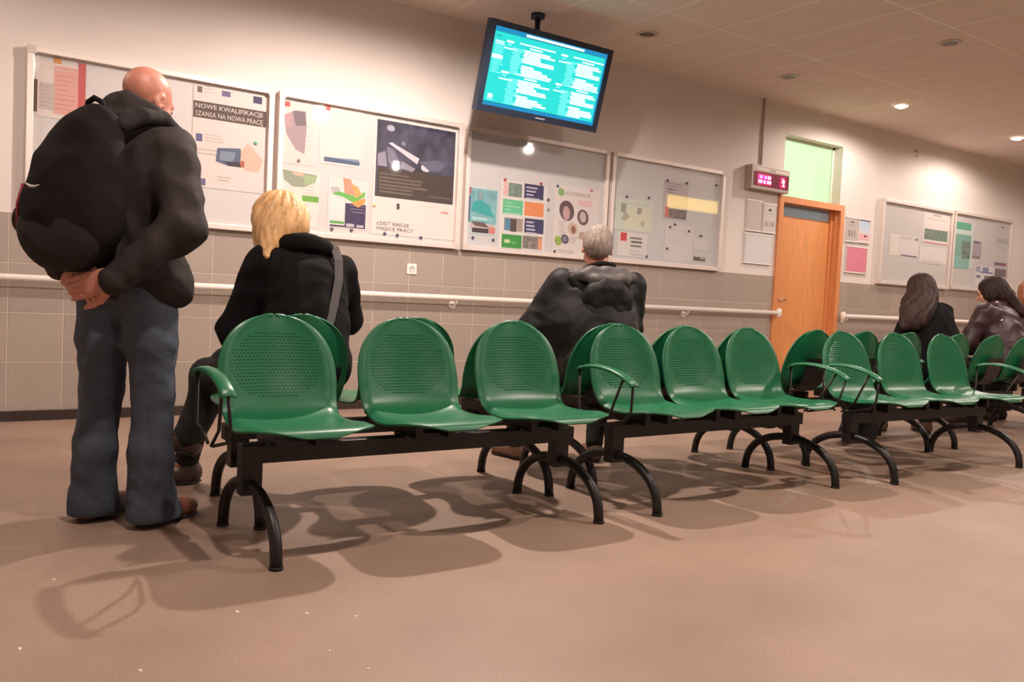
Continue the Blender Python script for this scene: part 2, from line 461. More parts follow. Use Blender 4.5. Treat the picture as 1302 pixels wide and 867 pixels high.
# ------------------------------------------------------------------ handrails, socket, conduit, hook
M_rail = mat('rail_white', (240,232,224), .35, spec=.5)
def handrail(x0, x1, brackets, label):
    o = tag(empty('handrail', (x0,-.075,.872)), label, 'handrail')
    n = x1-x0
    mb = MB(); mb.tube([(0,0,0),(n*.5,0,0),(n,0,0)], .021, 14); mb.build('rail', M_rail, o)
    for e in (0, n): MB().lathe([(0,-.045),(.018,-.045),(.029,-.03),(.029,.03),(.018,.045),(0,.045)], (e,0,0), 16).build('end_cap', M_rail, o)
    for b in brackets:
        q = MB(); q.tube([(b-x0,0,-.015),(b-x0,.02,-.05),(b-x0,.06,-.06),(b-x0,.075,-.06)], .009, 8)
        q.lathe([(0,.0),(.033,.0),(.033,.006),(0,.006)], (b-x0,.068,-.06), 18, None, 'y'); q.build('bracket', M_rail, o)
handrail(-3.0, 7.56, (.9,3.56,6.2), 'long white handrail on the tiled wall left of the wooden door')
handrail(8.70, 16.9, (8.8,11.9,14.8), 'white handrail on the tiled wall right of the wooden door')
M_plastic = mat('white_plastic', (240,234,226), .35)
o = tag(empty('wall_socket', (3.178,0,1.08)), 'small white square wall socket above the handrail', 'wall socket')
MB().box((-.042,-.012,-.042),(.042,0,.042),None,.008).build('cover_plate', M_plastic, o)
MB().lathe([(.0,-.0125),(.02,-.0125),(.023,-.016),(.026,-.0125),(.028,-.012)], (0,0,0), 20, None, 'y').build('socket_insert', mat('socket_insert', (200,198,195), .4), o)
tag(MB().tube([(7.21,-.006,2.40),(7.21,-.006,CEIL-.004)], .010, 8).build('cable_conduit', mat('conduit', (190,168,152), .5)), 'thin vertical cable conduit running up from the red number display', 'conduit')
hk = MB(); hk.tube([(10.08,.008,2.93),(10.08,-.02,2.93),(10.08,-.03,2.90),(10.08,-.022,2.865),(10.08,-.006,2.86)], .006, 8)
hk.lathe([(0,0),(.02,0),(.02,.008),(0,.008)], (10.08,.002,2.93), 14, None, 'y')
tag(hk.build('wall_hook', M_steel), 'small metal hook high on the wall above the far notice boards', 'hook')

# ------------------------------------------------------------------ hanging information screen
M_bezel = mat('screen_bezel', (38,48,66), .35); M_back = mat('screen_back', (28,30,36), .5)
yb, zb, yt, zt, sx0, sx1 = -.53, 2.262, -.70, 2.886, 3.366, 4.518
SL = math.hypot(yt-yb, zt-zb); ang = math.atan2(-(yt-yb), zt-zb)
tv = tag(empty('information_screen', ((sx0+sx1)/2, yb, zb)), 'flat cyan information screen hanging from the ceiling, tilted down', 'screen')
tv.rotation_euler = (ang, 0, 0)
hw = (sx1-sx0)/2
def scr(u, v): return (-hw+.045+u*(2*hw-.09), .050+v*(SL-.05-.042))
bz = MB()
for lo,hi in (((-hw,-.012,0),(-hw+.045,.05,SL)),((hw-.045,-.012,0),(hw,.05,SL)),((-hw+.045,-.012,0),(hw-.045,.05,.05)),((-hw+.045,-.012,SL-.042),(hw-.045,.05,SL))): bz.box(lo,hi)
bz.build('bezel', M_bezel, tv)
MB().box((-hw+.02,.02,.02),(hw-.02,.075,SL-.02),None,.008).build('back_cover', M_back, tv)
MB().box((-.04,-.0135,.02),(.05,-.012,.03)).build('maker_mark', mat('maker_mark', (190,205,215), .3, .5), tv)
E_c = mat('screen_cyan', (10,40,45), .2, emit=(40,222,214), estr=.62); E_w = mat('screen_white', (60,60,60), .2, emit=(225,255,250), estr=.75)
E_b = mat('screen_blue', (10,30,45), .2, emit=(30,150,205), estr=.55); E_l = mat('screen_pale', (20,50,50), .2, emit=(120,243,234), estr=.68); E_k = mat('screen_line', (5,15,18), .2, emit=(20,95,110), estr=.3)
sm = MB(); a = scr(0,0); b = scr(1,1); sm.quad(a[0],a[1],b[0],b[1],-.002,E_c)
def sbar(u0,v0,u1,v1,m,y=-.0026):
    a = scr(u0,v0); b = scr(u1,v1); sm.quad(a[0],a[1],b[0],b[1],y,m)
sbar(0,.945,1,1,E_b); sbar(.26,.955,.78,.985,E_w,-.0030); sbar(0,.938,1,.943,E_k,-.0030); sbar(0,0,1,.045,E_b); sbar(0,.045,.66,.05,E_k,-.0030)
sbar(.985,.05,1,.94,E_b,-.0028)
rs = random.Random(11)
sbar(.02,.885,.06,.892,E_k)
for k in range(18):                                   # narrow list down the left side
    v = .82-.026*k
    if 7 <= k <= 8: sbar(.01,v-.008,.10,v+.016,E_w)
    elif k < 16: sbar(.02,v-.005,.02+rs.uniform(.05,.10),v+.009,E_w if k < 2 else E_l)
sbar(.035,.10,.075,.15,E_w); sbar(.03,.07,.08,.095,E_l)
def block(u, v, ur, seed):
    q = random.Random(seed)
    sbar(u,v-.012,u+.06,v+.014,E_w); sbar(u+.012,v-.05,u+.045,v-.026,E_l); sbar(u-.012,v-.095,u+.10,v-.078,E_w)
    sbar(u+.11,v+.0,u+.42,v+.018,E_w); sbar(u+.20,v-.038,u+.31,v-.018,E_w)
    vv = v-.07; k = 0
    while vv > v-.40:
        sbar(u+.055+q.uniform(0,.02),vv-.008,u+.055+q.uniform(.07,.12),vv+.011,E_l)
        if k % 9 not in (6,):
            L = [.22,.30,.14,.16,.26,.27,.06,.11,.20][k % 9]*q.uniform(.85,1.1)
            sbar(u+.155+q.uniform(-.01,.01),vv-.010,min(ur,u+.155+L),vv+.0135,E_w)
        vv -= .0285; k += 1
block(.11,.845,.54,1); block(.11,.455,.54,2); block(.585,.845,.97,3); block(.585,.455,.97,4)
sm.build('screen_panel', None, tv)
mt = MB(); mt.box((-.10,.075,.22),(.10,.095,.44)); mt.box((-.03,.09,.28),(.03,.15,.36)); mt.build('mount_plate', M_back, tv)
cx = (sx0+sx1)/2; Rm = Matrix.Rotation(ang, 3, 'X'); top = Rm.transposed() @ Vector((0, -.56+.0-yb, CEIL-zb)); 
bot = Vector((-.02,.13,.32)); wpole = Rm @ bot
topw = Vector((-.02, wpole.y, CEIL-.004-zb)); tl = Rm.transposed() @ topw
MB().tube([tuple(bot), tuple(tl)], .022, 12).build('ceiling_pole', M_bezel, tv)
tl2 = Rm.transposed() @ (topw-Vector((0,0,.03)))
MB().tube([tuple(tl2), tuple(tl)], .055, 16).build('ceiling_flange', M_bezel, tv)

# ------------------------------------------------------------------ red number display by the door
o = tag(empty('number_display', (6.985,-.0,2.13)), 'red lit number display in a grey case left of the door', 'number display')
cw, chh = .60, .245
cb = MB(); cb.box((0,-.085,0),(cw,.006,chh),None,.006); cb.build('case', mat('display_case', (176,160,150), .4, .2), o)
MB().box((.03,-.088,.035),(cw-.015,-.084,chh-.065)).build('dark_window', mat('display_window', (110,40,62), .25, emit=(120,20,60), estr=.18), o)
for a,b in ((.06,.27),(.36,.58)): MB().box((a,-.0875,chh-.052),(b,-.0845,chh-.022)).build('caption_strip', mat('caption_strip', (226,212,202), .5), o)
E_p = mat('led_pink', (70,10,40), .3, emit=(255,80,200), estr=1.1); E_q = mat('led_white', (80,60,70), .3, emit=(255,200,240), estr=1.1); E_r = mat('led_red', (60,5,25), .3, emit=(230,10,90), estr=.45)
lb = MB(); lb.quad(.085,.045,.30,.165,-.0884,E_r)
q = random.Random(3)
for row,z in enumerate((.065,.112)):
    x = .10
    while x < .285:
        wd = q.uniform(.012,.026); lb.quad(x,z,x+wd,z+.034,-.0888,q.choice([E_p,E_q,E_q])); x += wd+.006
lb.build('led_text', None, o)
lb = MB(); lb.quad(.44,.045,.54,.165,-.0884,E_r)
for (x0,z0,x1,z1) in ((.478,.118,.492,.150),(.492,.105,.52,.135),(.468,.100,.515,.115),(.495,.064,.512,.105),(.475,.064,.525,.076)): lb.quad(x0,z0,x1,z1,-.0888,E_q)
lb.build('led_digit', None, o)

# ------------------------------------------------------------------ frames by the door
M_alu = mat('aluminium', (206,200,194), .38, .55)
def holder(name, label, x0, z0, x1, z1, face, items=(), texts=(), rails=True, cat='sign'):
    o = tag(empty(name, (x0,WF,z0)), label, cat); wd = x1-x0; hh = z1-z0
    MB().box((0,-.014,0),(wd,0,hh)).build('backing', mat('holder_grey', (205,198,192), .5), o)
    MB().box((.012,-.016,.016),(wd-.012,-.0135,hh-.016)).build('insert', face, o)
    if rails:
        for z in (0, hh-.014): MB().box((-.006,-.02,z),(wd+.006,0,z+.014)).build('rail', mat('holder_rail', (238,230,222), .4), o)
    if items or texts:
        for (u0,v0,u1,v1,c) in items: MB().quad(wd*u0,hh*v0,wd*u1,hh*v1,-.0165,flat(c)).build('printed_mark', None, o)
        for (tx,u0,v0,u1,v1,c) in texts:
            p = MB(); add_text(p,tx,wd*u0,hh*v0,wd*(u1-u0),hh*(v1-v0),-.0168,flat(c)); p.build('lettering', None, o)
    return o
G = flat((196,188,182))
holder('sign_holder','empty grey sign holder under the number display, left one of two',7.035,1.705,7.265,2.03,G)
holder('room_sign','grey room number plate 011A left of the wooden door',7.295,1.705,7.505,2.015,flat((206,200,194)),
       [(.2,.66,.8,.67,(120,112,108)),(.38,.75,.62,.80,(70,64,62)),(.44,.80,.56,.83,(70,64,62))],[('011A',.16,.22,.86,.40,(98,90,86))])
holder('sign_holder','large empty pale frame below the two signs left of the door',7.03,1.37,7.465,1.685,flat((214,212,212)))
holder('room_sign','grey room number plate 011 right of the wooden door',8.755,1.725,8.965,2.012,flat((186,178,172)),
       [(.2,.68,.8,.69,(110,102,98)),(.38,.77,.66,.82,(70,64,62))],[('011',.16,.22,.80,.46,(90,82,78))])
holder('sign_holder','sign with pale blue and pink print right of the door',8.985,1.73,9.225,2.012,flat((218,206,206)),
       [(.1,.55,.9,.88,(186,206,222)),(.3,.40,.9,.55,(205,212,224)),(.1,.12,.9,.38,(226,176,178)),(.5,.26,.7,.32,(170,110,100)),(.1,.90,.95,.96,(90,70,90))])
holder('sign_holder','pink sheet in a frame right of the wooden door',8.785,1.372,9.20,1.685,mat('pink_sheet',(214,128,146),.6,var=.05,scale=20))

# ------------------------------------------------------------------ notice boards with glazed fronts
M_frame = mat('board_frame', (226,214,206), .4, .25); M_panel = mat('board_panel', (212,207,204), .5, var=.015, scale=3)
M_panel2 = mat('board_panel_grey', (206,204,204), .42)
M_glass = glass_mat('board_glass', 1.0)
M_corner = mat('frame_corner', (206,192,182), .45)
PY = -.0135
def board(x0, x1, label, z0=1.262, z1=2.255, panel=None):
    o = tag(empty('notice_board', (x0,WF,z0)), label, 'notice board', None); wd = x1-x0; hh = z1-z0; D = -.058; t = .036
    MB().box((.01,-.020,.01),(wd-.01,0,hh-.01)).build('back_panel', panel or M_panel, o)
    for lo,hi in (((0,D,0),(t,0,hh)),((wd-t,D,0),(wd,0,hh)),((t,D,0),(wd-t,0,t)),((t,D,hh-t),(wd-t,0,hh))):
        MB().box(lo,hi,None,.003).build('frame_bar', M_frame, o)
    for cx in (0,wd-.045):
        for cz in (0,hh-.045): MB().box((cx-.002,D-.002,cz-.002),(cx+.047,D+.01,cz+.047),None,.002).build('corner_piece', M_corner, o)
    MB().box((t-.004,-.050,t-.004),(wd-t+.004,-.047,hh-t+.004)).build('glass_pane', M_glass, o)
board(.535,2.035,'glazed notice board with the dark-banded poster, behind the standing man')
board(2.070,3.572,'glazed notice board with the large dark machine poster, above the socket')
board(3.610,5.112,'glazed notice board under the hanging screen, with coloured card posters', panel=M_panel2)
board(5.152,6.645,'glazed notice board left of the number display, with magnets and small sheets', panel=M_panel2)
board(9.405,10.98,'glazed notice board right of the door, behind the long-haired woman',1.275,2.285)
board(11.015,12.54,'glazed notice board with a green poster, farthest from the door',1.285,2.30)

PN = [0]
def poster(name, label, tl, br, base, items=(), texts=(), polys=(), group=None, cat='poster', depth=.001):
    """tl, br and all print given as photo pixels on the board's panel"""
    a = wp(tl[0],tl[1],PY); b = wp(br[0],br[1],PY)
    o = tag(empty(name, (a[0],PY,b[2])), label, cat, group); ox, oz = a[0], b[2]
    PN[0] += 1; yy = -.0006*(PN[0] % 3)
    MB().box((0,yy-depth,0),(b[0]-a[0],yy+.0005,a[2]-b[2])).build('sheet', flat(base) if isinstance(base, tuple) else base, o)
    p = MB(); y = yy-depth-.0003
    for k,it in enumerate(items):
        q0 = wp(it[0],it[1],PY); q1 = wp(it[2],it[3],PY); c = it[4]
        p.quad(q0[0]-ox, q1[2]-oz, q1[0]-ox, q0[2]-oz, y-.00002*k, flat(c) if isinstance(c, tuple) else c)
    for k,(pts,c) in enumerate(polys):
        w3 = [wp(px,py,PY) for px,py in pts]; P2 = [(v[0]-ox, v[2]-oz) for v in w3]
        ar = sum(P2[i][0]*P2[(i+1)%len(P2)][1]-P2[(i+1)%len(P2)][0]*P2[i][1] for i in range(len(P2)))
        if ar < 0: P2 = P2[::-1]
        p.poly(P2, y-.0006-.00002*k, flat(c) if isinstance(c, tuple) else c)
    for (tx,x0,y0,x1,y1,c) in texts:
        q0 = wp(x0,y0,PY); q1 = wp(x1,y1,PY)
        add_text(p, tx, q0[0]-ox, q1[2]-oz, q1[0]-q0[0], q0[2]-q1[2], y-.0012, flat(c))
    if p.v: p.build('print', None, o)
    return o
def lines(x0,y0,x1,n,dy,c,seed=0,th=.9,slope=.16):
    """rows of unreadable small type"""
    q = random.Random(seed); out = []
    for k in range(n):
        y = y0+k*dy; xe = x0+(x1-x0)*q.uniform(.55,1.0)
        out.append((x0,y,xe,y+th+slope*(xe-x0),c))
    return out
def oval(cx, cy, rx, ry, n=20, sh=.17): return [(cx+rx*math.cos(2*math.pi*k/n), cy+ry*math.sin(2*math.pi*k/n)+sh*rx*math.cos(2*math.pi*k/n)) for k in range(n)]
M_photo = mat('mono_photo', (70,70,90), .4, var=.55, scale=9, detail=6)
M_photo2 = mat('grey_photo', (130,120,116), .5, var=.5, scale=26, detail=6)
M_teal = mat('teal_photo', (124,178,182), .5, var=.25, scale=14, detail=5)
M_greenphoto = mat('green_photo', (120,140,128), .5, var=.4, scale=22, detail=6)
# --- board 1
poster('notice_sheet','white notice with a pink panel and red stripe beside the standing man',(47,76),(107,156),(222,210,203),
  items=[(69,83,100,149,(222,168,158)),(100,80,108,149,(196,98,96)),(43,100,47,142,(98,74,62)),(50,104,69,141,(198,184,178)),(50,84,98,93,(212,200,194)),(69,73,78,82,(214,150,90))]+lines(70,95,98,8,6,(196,140,134),2)+lines(51,108,67,6,5,(176,160,156),3))
poster('training_poster','pale poster with a dark text band and blue picture beside the standing man',(246,107),(338,247),(224,210,204),
  items=[(246,127,338,162.5,(84,70,64)),(282,115,293,124,(110,100,140)),(322,122,333,133,(62,54,92)),(251,109,257,118,(120,100,90)),(249,169,257,180,(96,98,140)),(251,226,261,236,(110,100,130))]
    +lines(259,108,276,3,4,(190,170,160),4)+lines(260,170,286,3,4,(196,180,172),5)+lines(251,188,300,2,5,(198,182,174),6)+lines(276,224,300,2,4,(190,176,170),7),
  polys=[([(276,188),(306,189),(307,213),(290,211),(274,205)],(92,104,126)),([(280,192),(300,194),(296,207),(279,203)],(130,144,162)),([(285,205),(306,206),(306,213),(290,211)],(64,62,74)),([(307,192),(315,182),(323,190),(334,205),(328,219),(312,217),(305,207)],(228,184,166)),([(306,204),(311,206),(310,214),(305,211)],(176,96,84))],
  texts=[('NOWE KWALIFIKACJE',248.5,130.2,334,151.5,(226,214,206)),('SZANSĄ NA NOWĄ PRACĘ',248.5,139.6,334,161.3,(222,210,202))])
# --- board 2
poster('portrait_poster','faint poster with a dark portrait and red corner logo on the second board',(360,127),(401,212),(222,210,204),
  items=[(361,128,369,136,(206,92,92)),(374,128,388,131,(120,110,140))]+lines(389,160,400,6,6,(204,194,190),8),
  polys=[([(361,146),(376,140),(389,142),(390,160),(387,196),(376,190),(364,170)],(168,148,152)),([(372,141),(388,142),(389,160),(376,160)],(122,108,116)),([(361,146),(370,143),(372,160),(364,162)],(186,150,154))])
poster('event_poster','pale poster with a red logo and dark blue bottom strip on the second board',(408,131),(458,214),(224,214,208),
  items=[(412,133,420,141,(208,88,90)),(424,134,434,137,(222,170,130)),(412,199,457,211,(86,104,132))]+lines(412,148,455,5,6,(212,202,198),9),
  polys=[([(413,199),(436,203),(457,207),(456,203),(430,201)],(132,150,172))])
poster('green_flyer','green and white flyer on the second board, above the blonde head',(359,214),(405,275),(226,218,210),
  items=[(384,248,405,258,(116,172,78))]+lines(384,236,404,3,4,(208,200,194),10),
  polys=[([(359,215),(403,223),(401,232),(386,238),(372,237),(361,228)],(152,160,140)),([(371,217),(387,220),(385,225),(373,222)],(206,178,160)),([(385,222),(403,225),(400,232),(388,236)],(160,184,138))])
poster('white_sheet','plain white sheet low on the second board beside the blonde head',(384,259),(402,290),(228,220,212),items=lines(386,264,400,5,5,(210,202,196),12),cat='paper')
poster('colourful_flyer','flyer with orange and green swoosh over dark purple, second board',(418,225),(466,293),(224,216,212),
  items=[(420,250,436,280,(226,222,218)),(419,280,437,285,(96,168,84)),(439,258,464,291,(72,60,92)),(419,285,464,291.5,(72,60,92)),(440,284,450,289,(190,186,190)),(453,286,462,290,(190,186,190))]+[(445,261,464,263.6,(150,140,160)),(445,265,464,267.6,(150,140,160)),(447,269,464,271.6,(150,140,160))],
  polys=[([(420,238),(430,237),(436,250),(424,247)],(186,180,180)),([(436,226),(446,228),(452,246),(448,256),(438,244)],(204,152,128)),([(422,246),(436,250),(450,258),(464,250),(464,244),(452,250),(440,246),(430,243)],(112,182,88)),([(446,258),(464,252),(464,258),(455,264)],(232,160,84)),([(446,232),(455,238),(460,248),(452,252)],(232,168,100))])
poster('machine_poster','large poster with a dark machine photograph and red logo, second board',(477,148),(576,306),(228,218,212),
  items=[(480,151,575.5,260.5,M_photo),(480,212,574,260.5,(78,68,62)),(529,262,558,264,(214,204,198))]+lines(482,219,545,6,4.5,(112,102,94),14)+[(545,249,572,254,(104,96,90))],
  polys=[([(494,182),(498,181),(533,202),(530,209)],(206,204,214)),([(480,195),(490,192),(492,212),(480,210)],(150,146,162)),([(492,186),(500,190),(508,206),(500,214),(493,205)],(128,126,144)),([(511,205),(528,215),(524,219),(510,214)],(150,148,164)),(oval(497,163,5,4),(176,174,188)),(oval(541,214,6,4.5),(206,206,214)),(oval(513,183,3,3),(130,128,146)),([(533,206),(556,204),(566,211),(556,219),(546,218)],(104,106,126))],
  texts=[('ŁÓDŹ KREUJE',479,279.6,519.5,290.6,(86,72,66)),('MIEJSCE PRACY',479,287.6,525,297.4,(86,72,66)),('ABB',560,268.5,569.5,272.5,(204,62,66))])
poster('doodle_sheet','white strip with faint pencil curves beneath the machine poster',(532,283),(570,305),(230,221,214),items=[(557,301,565,302,(80,70,68))],cat='paper',
  polys=[([(545,290),(548,288),(549,296),(546,297)],(206,198,196)),([(556,288),(558,292),(557,297),(555,299),(557,294)],(176,166,166)),([(559,299),(567,291),(568,292.5),(560,300)],(150,140,142)),([(533,290),(541,289),(541,290.5),(534,292)],(190,182,180))])
# --- board 3
poster('teal_flyer','teal flyer with a person in a wide hood shape, third board',(594,236),(631,300),(196,208,212),
  items=[(595,238,630.5,286,M_teal),(594,237,599,246,(176,92,104)),(594,248,597,281,(82,96,138)),(600,275,619,281,(176,214,212)),(597,283,628,294,(196,184,178)),(600,289,621,297,(76,60,64)),(622,289,629,298,(214,128,122))],
  polys=[([(607,243),(614,246),(614,256),(622,262),(628,277),(612,272),(598,268),(602,257),(608,254)],(64,166,164)),([(608,243),(613,245),(613,254),(609,255)],(150,160,166)),([(598,281),(615,283),(622,290),(604,287)],(110,90,88))])
cards = [(640,231,665,251,(214,208,204)),(667,233,690.5,255,(66,64,100)),(639.5,252.5,664,274,(104,192,146)),(667,256,690.5,276.5,(226,142,92)),(641,276,664,295,(168,150,146)),(667,277,690.5,298,(66,64,100)),(638,297,662.5,316.5,(62,148,66)),(664.5,299,688.5,318,(150,142,138))]
poster('card_poster','poster of eight coloured cards in two columns, third board',(637,228),(692,320),(222,216,212),
  items=cards+[(647,232,663,251.5,M_greenphoto),(641,231,646,249,(226,184,180)),(642,277,649,293,(92,138,166)),(649,278,656,295,(92,74,72)),(665,300,683,316,M_photo2),(684,303,688.5,317.5,(222,156,118)),(641,304,648,309,(196,220,160)),(650,306,656,311,(94,170,92))]
   +[(669,237+4.6*k,669+w,238.6+4.6*k+.16*w,(190,188,206)) for k,w in enumerate((14,12,9,17))]+[(669,281+4.6*k,669+w,282.6+4.6*k+.16*w,(190,188,206)) for k,w in enumerate((9,10,11,13))]+[(641.5,256+4.4*k,641.5+w,257.4+4.4*k+.16*w,(150,214,178)) for k,w in enumerate((10,19,8,20))])
poster('course_poster','white school poster with oval photographs, beside the grey-haired man',(706,234),(758,327),(220,212,208),
  items=[(735,254,752,264,(222,190,188))]+lines(710,281,719,3,3,(190,180,176),20)+lines(711,291,720,3,3,(190,180,176),21)+lines(724,301,736,3,3,(186,174,176),22)+lines(709,317,730,2,3,(196,188,184),23),
  polys=[(oval(713.5,244,4,5),(136,180,110)),(oval(720.5,268,9.5,13),(104,82,86)),(oval(720,271,4.5,9),(196,162,160)),(oval(741,276.5,7.2,10),(112,84,84)),(oval(741,276,4,7),(196,178,176)),(oval(728,291,6.2,8),(204,178,158)),(oval(729,292,3,5),(150,100,78)),(oval(709.5,306,4.6,6),(152,176,84)),(oval(718,304,5,6),(84,74,92)),(oval(718,304,3.2,4),(128,120,138)),(oval(740,300,4.5,5.5),(186,160,146))],
  texts=[('COSINUS',719,243,751,252,(150,138,132))])
# --- board 4
poster('map_sheet','pale green sheet with a sketched map, left side of the fourth board',(781,250),(829,297),(208,216,204),
  items=[(784,256,826,257.5+6,(196,206,196)),(795,260,826,295,(218,218,196))],
  polys=[([(790,258),(797,259),(795,272),(789,268)],(160,166,156)),([(811,264),(817,266),(814,273),(809,272)],(160,162,152)),([(795,268),(801,276),(794,281),(790,278)],(182,180,160)),([(815,280),(820,284),(818,289),(814,287)],(186,186,170))])
poster('leaflet','white leaflet with a small red square, low on the fourth board',(786,294),(822,328),(222,216,212),
  items=[(789,295,796.5,306.5,(210,74,82)),(801,301,816,305.2,(140,132,130)),(802,306,816,310,(110,102,102)),(801,311,815,315,(140,132,130))]+lines(800,318,817,2,4,(200,192,190),25))
poster('purple_poster','lilac poster with a dark picture strip on the fourth board',(845,229),(873,281),(198,186,188),
  items=[(846,264,872,279.5,M_photo2),(846,262,850,276,(214,130,110))]+lines(848,232,871,3,3.4,(160,140,146),26)+lines(848,240,858,2,3.4,(130,114,120),27))
poster('photo_slip','small slip with a landscape photograph at the bottom of the fourth board',(881,322),(897,334.5),(206,206,200),items=[(881.5,326,896.5,332.5,(104,98,90)),(890,326,896.5,330,(176,190,160))],cat='paper')
poster('white_sheet','white sheet hanging in the lower right of the fourth board',(882,302),(899,319),(218,212,210),items=lines(885,309,896,2,3,(204,198,196),28),cat='paper')
poster('white_sheet','wide white sheet in the lower middle of the fourth board',(846,284),(880,333),(217,211,208),items=lines(850,290,876,2,14,(210,204,202),29),cat='paper')
# --- board 5
def bx(px, py): return (1060+px/5.38, 250+py/5.38)
poster('white_sheet','blank white sheet in the middle of the board behind the long-haired woman',bx(388,250),bx(470,410),(232,224,214),cat='paper')
poster('notice_sheet','white sheet with a blue bottom line behind the long-haired woman',bx(450,262),bx(575,415),(226,220,216),items=[(*bx(455,395),*bx(565,415),(92,100,140)),(*bx(455,270),*bx(530,296),(206,198,196)),(*bx(555,285),*bx(577,305),(150,145,150))])
poster('photo_poster','poster with a grey group photograph and a red line behind the long-haired woman',bx(618,105),bx(785,330),(230,222,216),
  items=[(*bx(622,215),*bx(775,312),M_greenphoto),(*bx(620,306),*bx(775,334),(216,126,128)),(*bx(624,148),*bx(772,168),(206,196,192)),(*bx(680,120),*bx(735,142),(190,180,180))])
poster('white_sheet','large white sheet below the group photograph on the fifth board',bx(590,335),bx(765,470),(228,222,220),items=[(*bx(600,432),*bx(745,470),(210,206,202))],cat='paper')
# --- board 6
poster('green_poster','tall green poster on the farthest notice board',bx(818,165),bx(938,495),(206,220,212),
  items=[(*bx(838,168),*bx(938,235),(104,178,148)),(*bx(826,250),*bx(930,430),(132,176,164)),(*bx(818,400),*bx(920,497),(142,192,182)),(*bx(880,300),*bx(928,430),M_greenphoto)])
poster('purple_slip','narrow grey-purple slip beside the green poster, farthest board',bx(946,297),bx(1005,428),(178,166,174),items=[(*bx(960,306),*bx(1000,322),(92,84,112)),(*bx(950,400),*bx(996,428),(150,132,140))],cat='paper')
poster('photo_poster','washed grey photograph at the upper right of the farthest board',bx(1112,190),bx(1210,360),(206,204,204),items=[(*bx(1118,285),*bx(1200,330),(184,182,184)),(*bx(1148,205),*bx(1165,216),(110,105,112))])
poster('icon_sheet','white sheet with small blue drawings on the farthest board',bx(970,470),bx(1092,625),(226,224,224),
  items=[(*bx(975,475),*bx(1000,515),(168,168,186)),(*bx(1020,482),*bx(1058,518),(140,142,172)),(*bx(975,535),*bx(1000,556),(120,116,140)),(*bx(1030,540),*bx(1058,560),(120,116,140)),(*bx(990,588),*bx(1018,620),(140,136,172)),(*bx(1000,510),*bx(1088,530),(120,128,178))])
poster('dark_flyer','dark purple flyer at the lower right of the farthest board',bx(1096,440),bx(1182,590),(202,196,204),items=[(*bx(1100,448),*bx(1180,478),(126,110,130)),(*bx(1098,490),*bx(1176,552),(128,112,114)),(*bx(1096,560),*bx(1172,590),(172,166,182)),(*bx(1150,458),*bx(1176,474),(170,90,100))])
# --- magnets
mag_me = MB().lathe([(0,-.012),(.008,-.012),(.0105,-.008),(.0105,0)], n=14, axis='y')
def magnets(pts, rgb, label, group):
    me = None
    for (px,py) in pts:
        p = wp(px,py,PY-.004)
        b = MB(); b.lathe([(0,-.010),(.009,-.010),(.012,-.006),(.012,.0012)], (0,0,0), 14, None, 'y')
        if me is None:
            o = b.build('magnet', mat('magnet_%d_%d_%d'%rgb, rgb, .35)); me = o.data
        else: o = link('magnet', me)
        o.location = p; tag(o, label, 'magnet', group)
magnets([(489,297),(505,299),(535,302)],(70,70,104),'small dark magnet along the foot of the machine poster','magnets under the machine poster')
magnets([(506,260.5),(506,264)],(84,74,72),'small dark magnet just below the machine photograph','magnets below the machine photograph')
magnets([(476,261)],(214,206,130),'small yellow magnet left of the machine poster',None)
magnets([(252,278),],(96,190,160),'mint green magnet low on the first notice board',None)
magnets([(325,182)],(110,190,150),'mint green magnet on the pale poster with the dark band',None)
magnets([(380,204)],(150,146,150),'grey magnet below the faint portrait poster',None)
magnets([(447,292.5),(422,291)],(110,100,100),'small grey magnet under the orange and green flyer','magnets under the colourful flyer')
magnets([(601,302),(627,305)],(74,70,120),'dark blue magnet under the teal flyer','magnets under the teal flyer')
magnets([(642,228.5),(688,233.5)],(178,58,78),'red magnet at the top of the eight-card poster','red magnets on the card poster')
magnets([(697,254)],(90,78,80),'dark magnet between the card poster and the school poster',None)
magnets([(697,266.5)],(140,160,120),'pale green magnet between the card poster and the school poster',None)
magnets([(709,236.5)],(70,70,140),'blue magnet at the top corner of the white school poster',None)
magnets([(705,319.5)],(80,76,76),'dark magnet at the foot of the white school poster',None)
magnets([(752,242)],(206,120,124),'pink magnet at the top right of the white school poster',None)
magnets([(797,250),(825,251.5)],(74,72,92),'dark magnet on the top edge of the map sheet','magnets on the map sheet')
magnets([(780,266)],(120,150,140),'grey-green magnet left of the map sheet',None)
magnets([(849,229.5),(873.5,233)],(66,66,92),'dark magnet at a top corner of the lilac poster','magnets on the lilac poster')
magnets([(911,235.5)],(70,72,84),'dark magnet in the upper right corner of the fourth board',None)
magnets([(852,288.5),(858,285.5),(876,294)],(76,70,84),'dark magnet below the lilac poster','magnets below the lilac poster')
magnets([(891,300),(848,316),(822,326)],(80,74,78),'small dark magnet low on the fourth board','low magnets on the fourth board')
# --- lit yellow sign hung from the hall ceiling (seen mirrored in the fourth board's glass)
def mirrored(px, py, Y):
    q = wp(px,py,-.05); d = q-CAM; dr = np.array([d[0],-d[1],d[2]])
    return q+dr*((Y-q[1])/dr[1])
s0 = mirrored(850,247,-4.75); s1 = mirrored(913,272,-4.75)
sw = float(s1[0]-s0[0]); shh = float(s0[2]-s1[2])
o = tag(empty('light_sign', (float(s0[0]),-4.75,float(s1[2]))), 'yellow backlit sign hung from the hall ceiling, facing the wall', 'sign')
MB().box((-.03,-.10,-.03),(sw+.03,0,shh+.03),None,.008).build('case', mat('sign_case', (150,140,120), .4), o)
MB().box((0,-.004,0),(sw,.004,shh)).build('face', mat('sign_face', (240,215,110), .4, emit=(255,214,92), estr=3.6), o)
for x in (.2, sw-.2): MB().tube([(x,-.05,shh+.03),(x,-.05,CEIL-.004-float(s1[2]))], .008, 8).build('hanger_rod', M_steel, o)

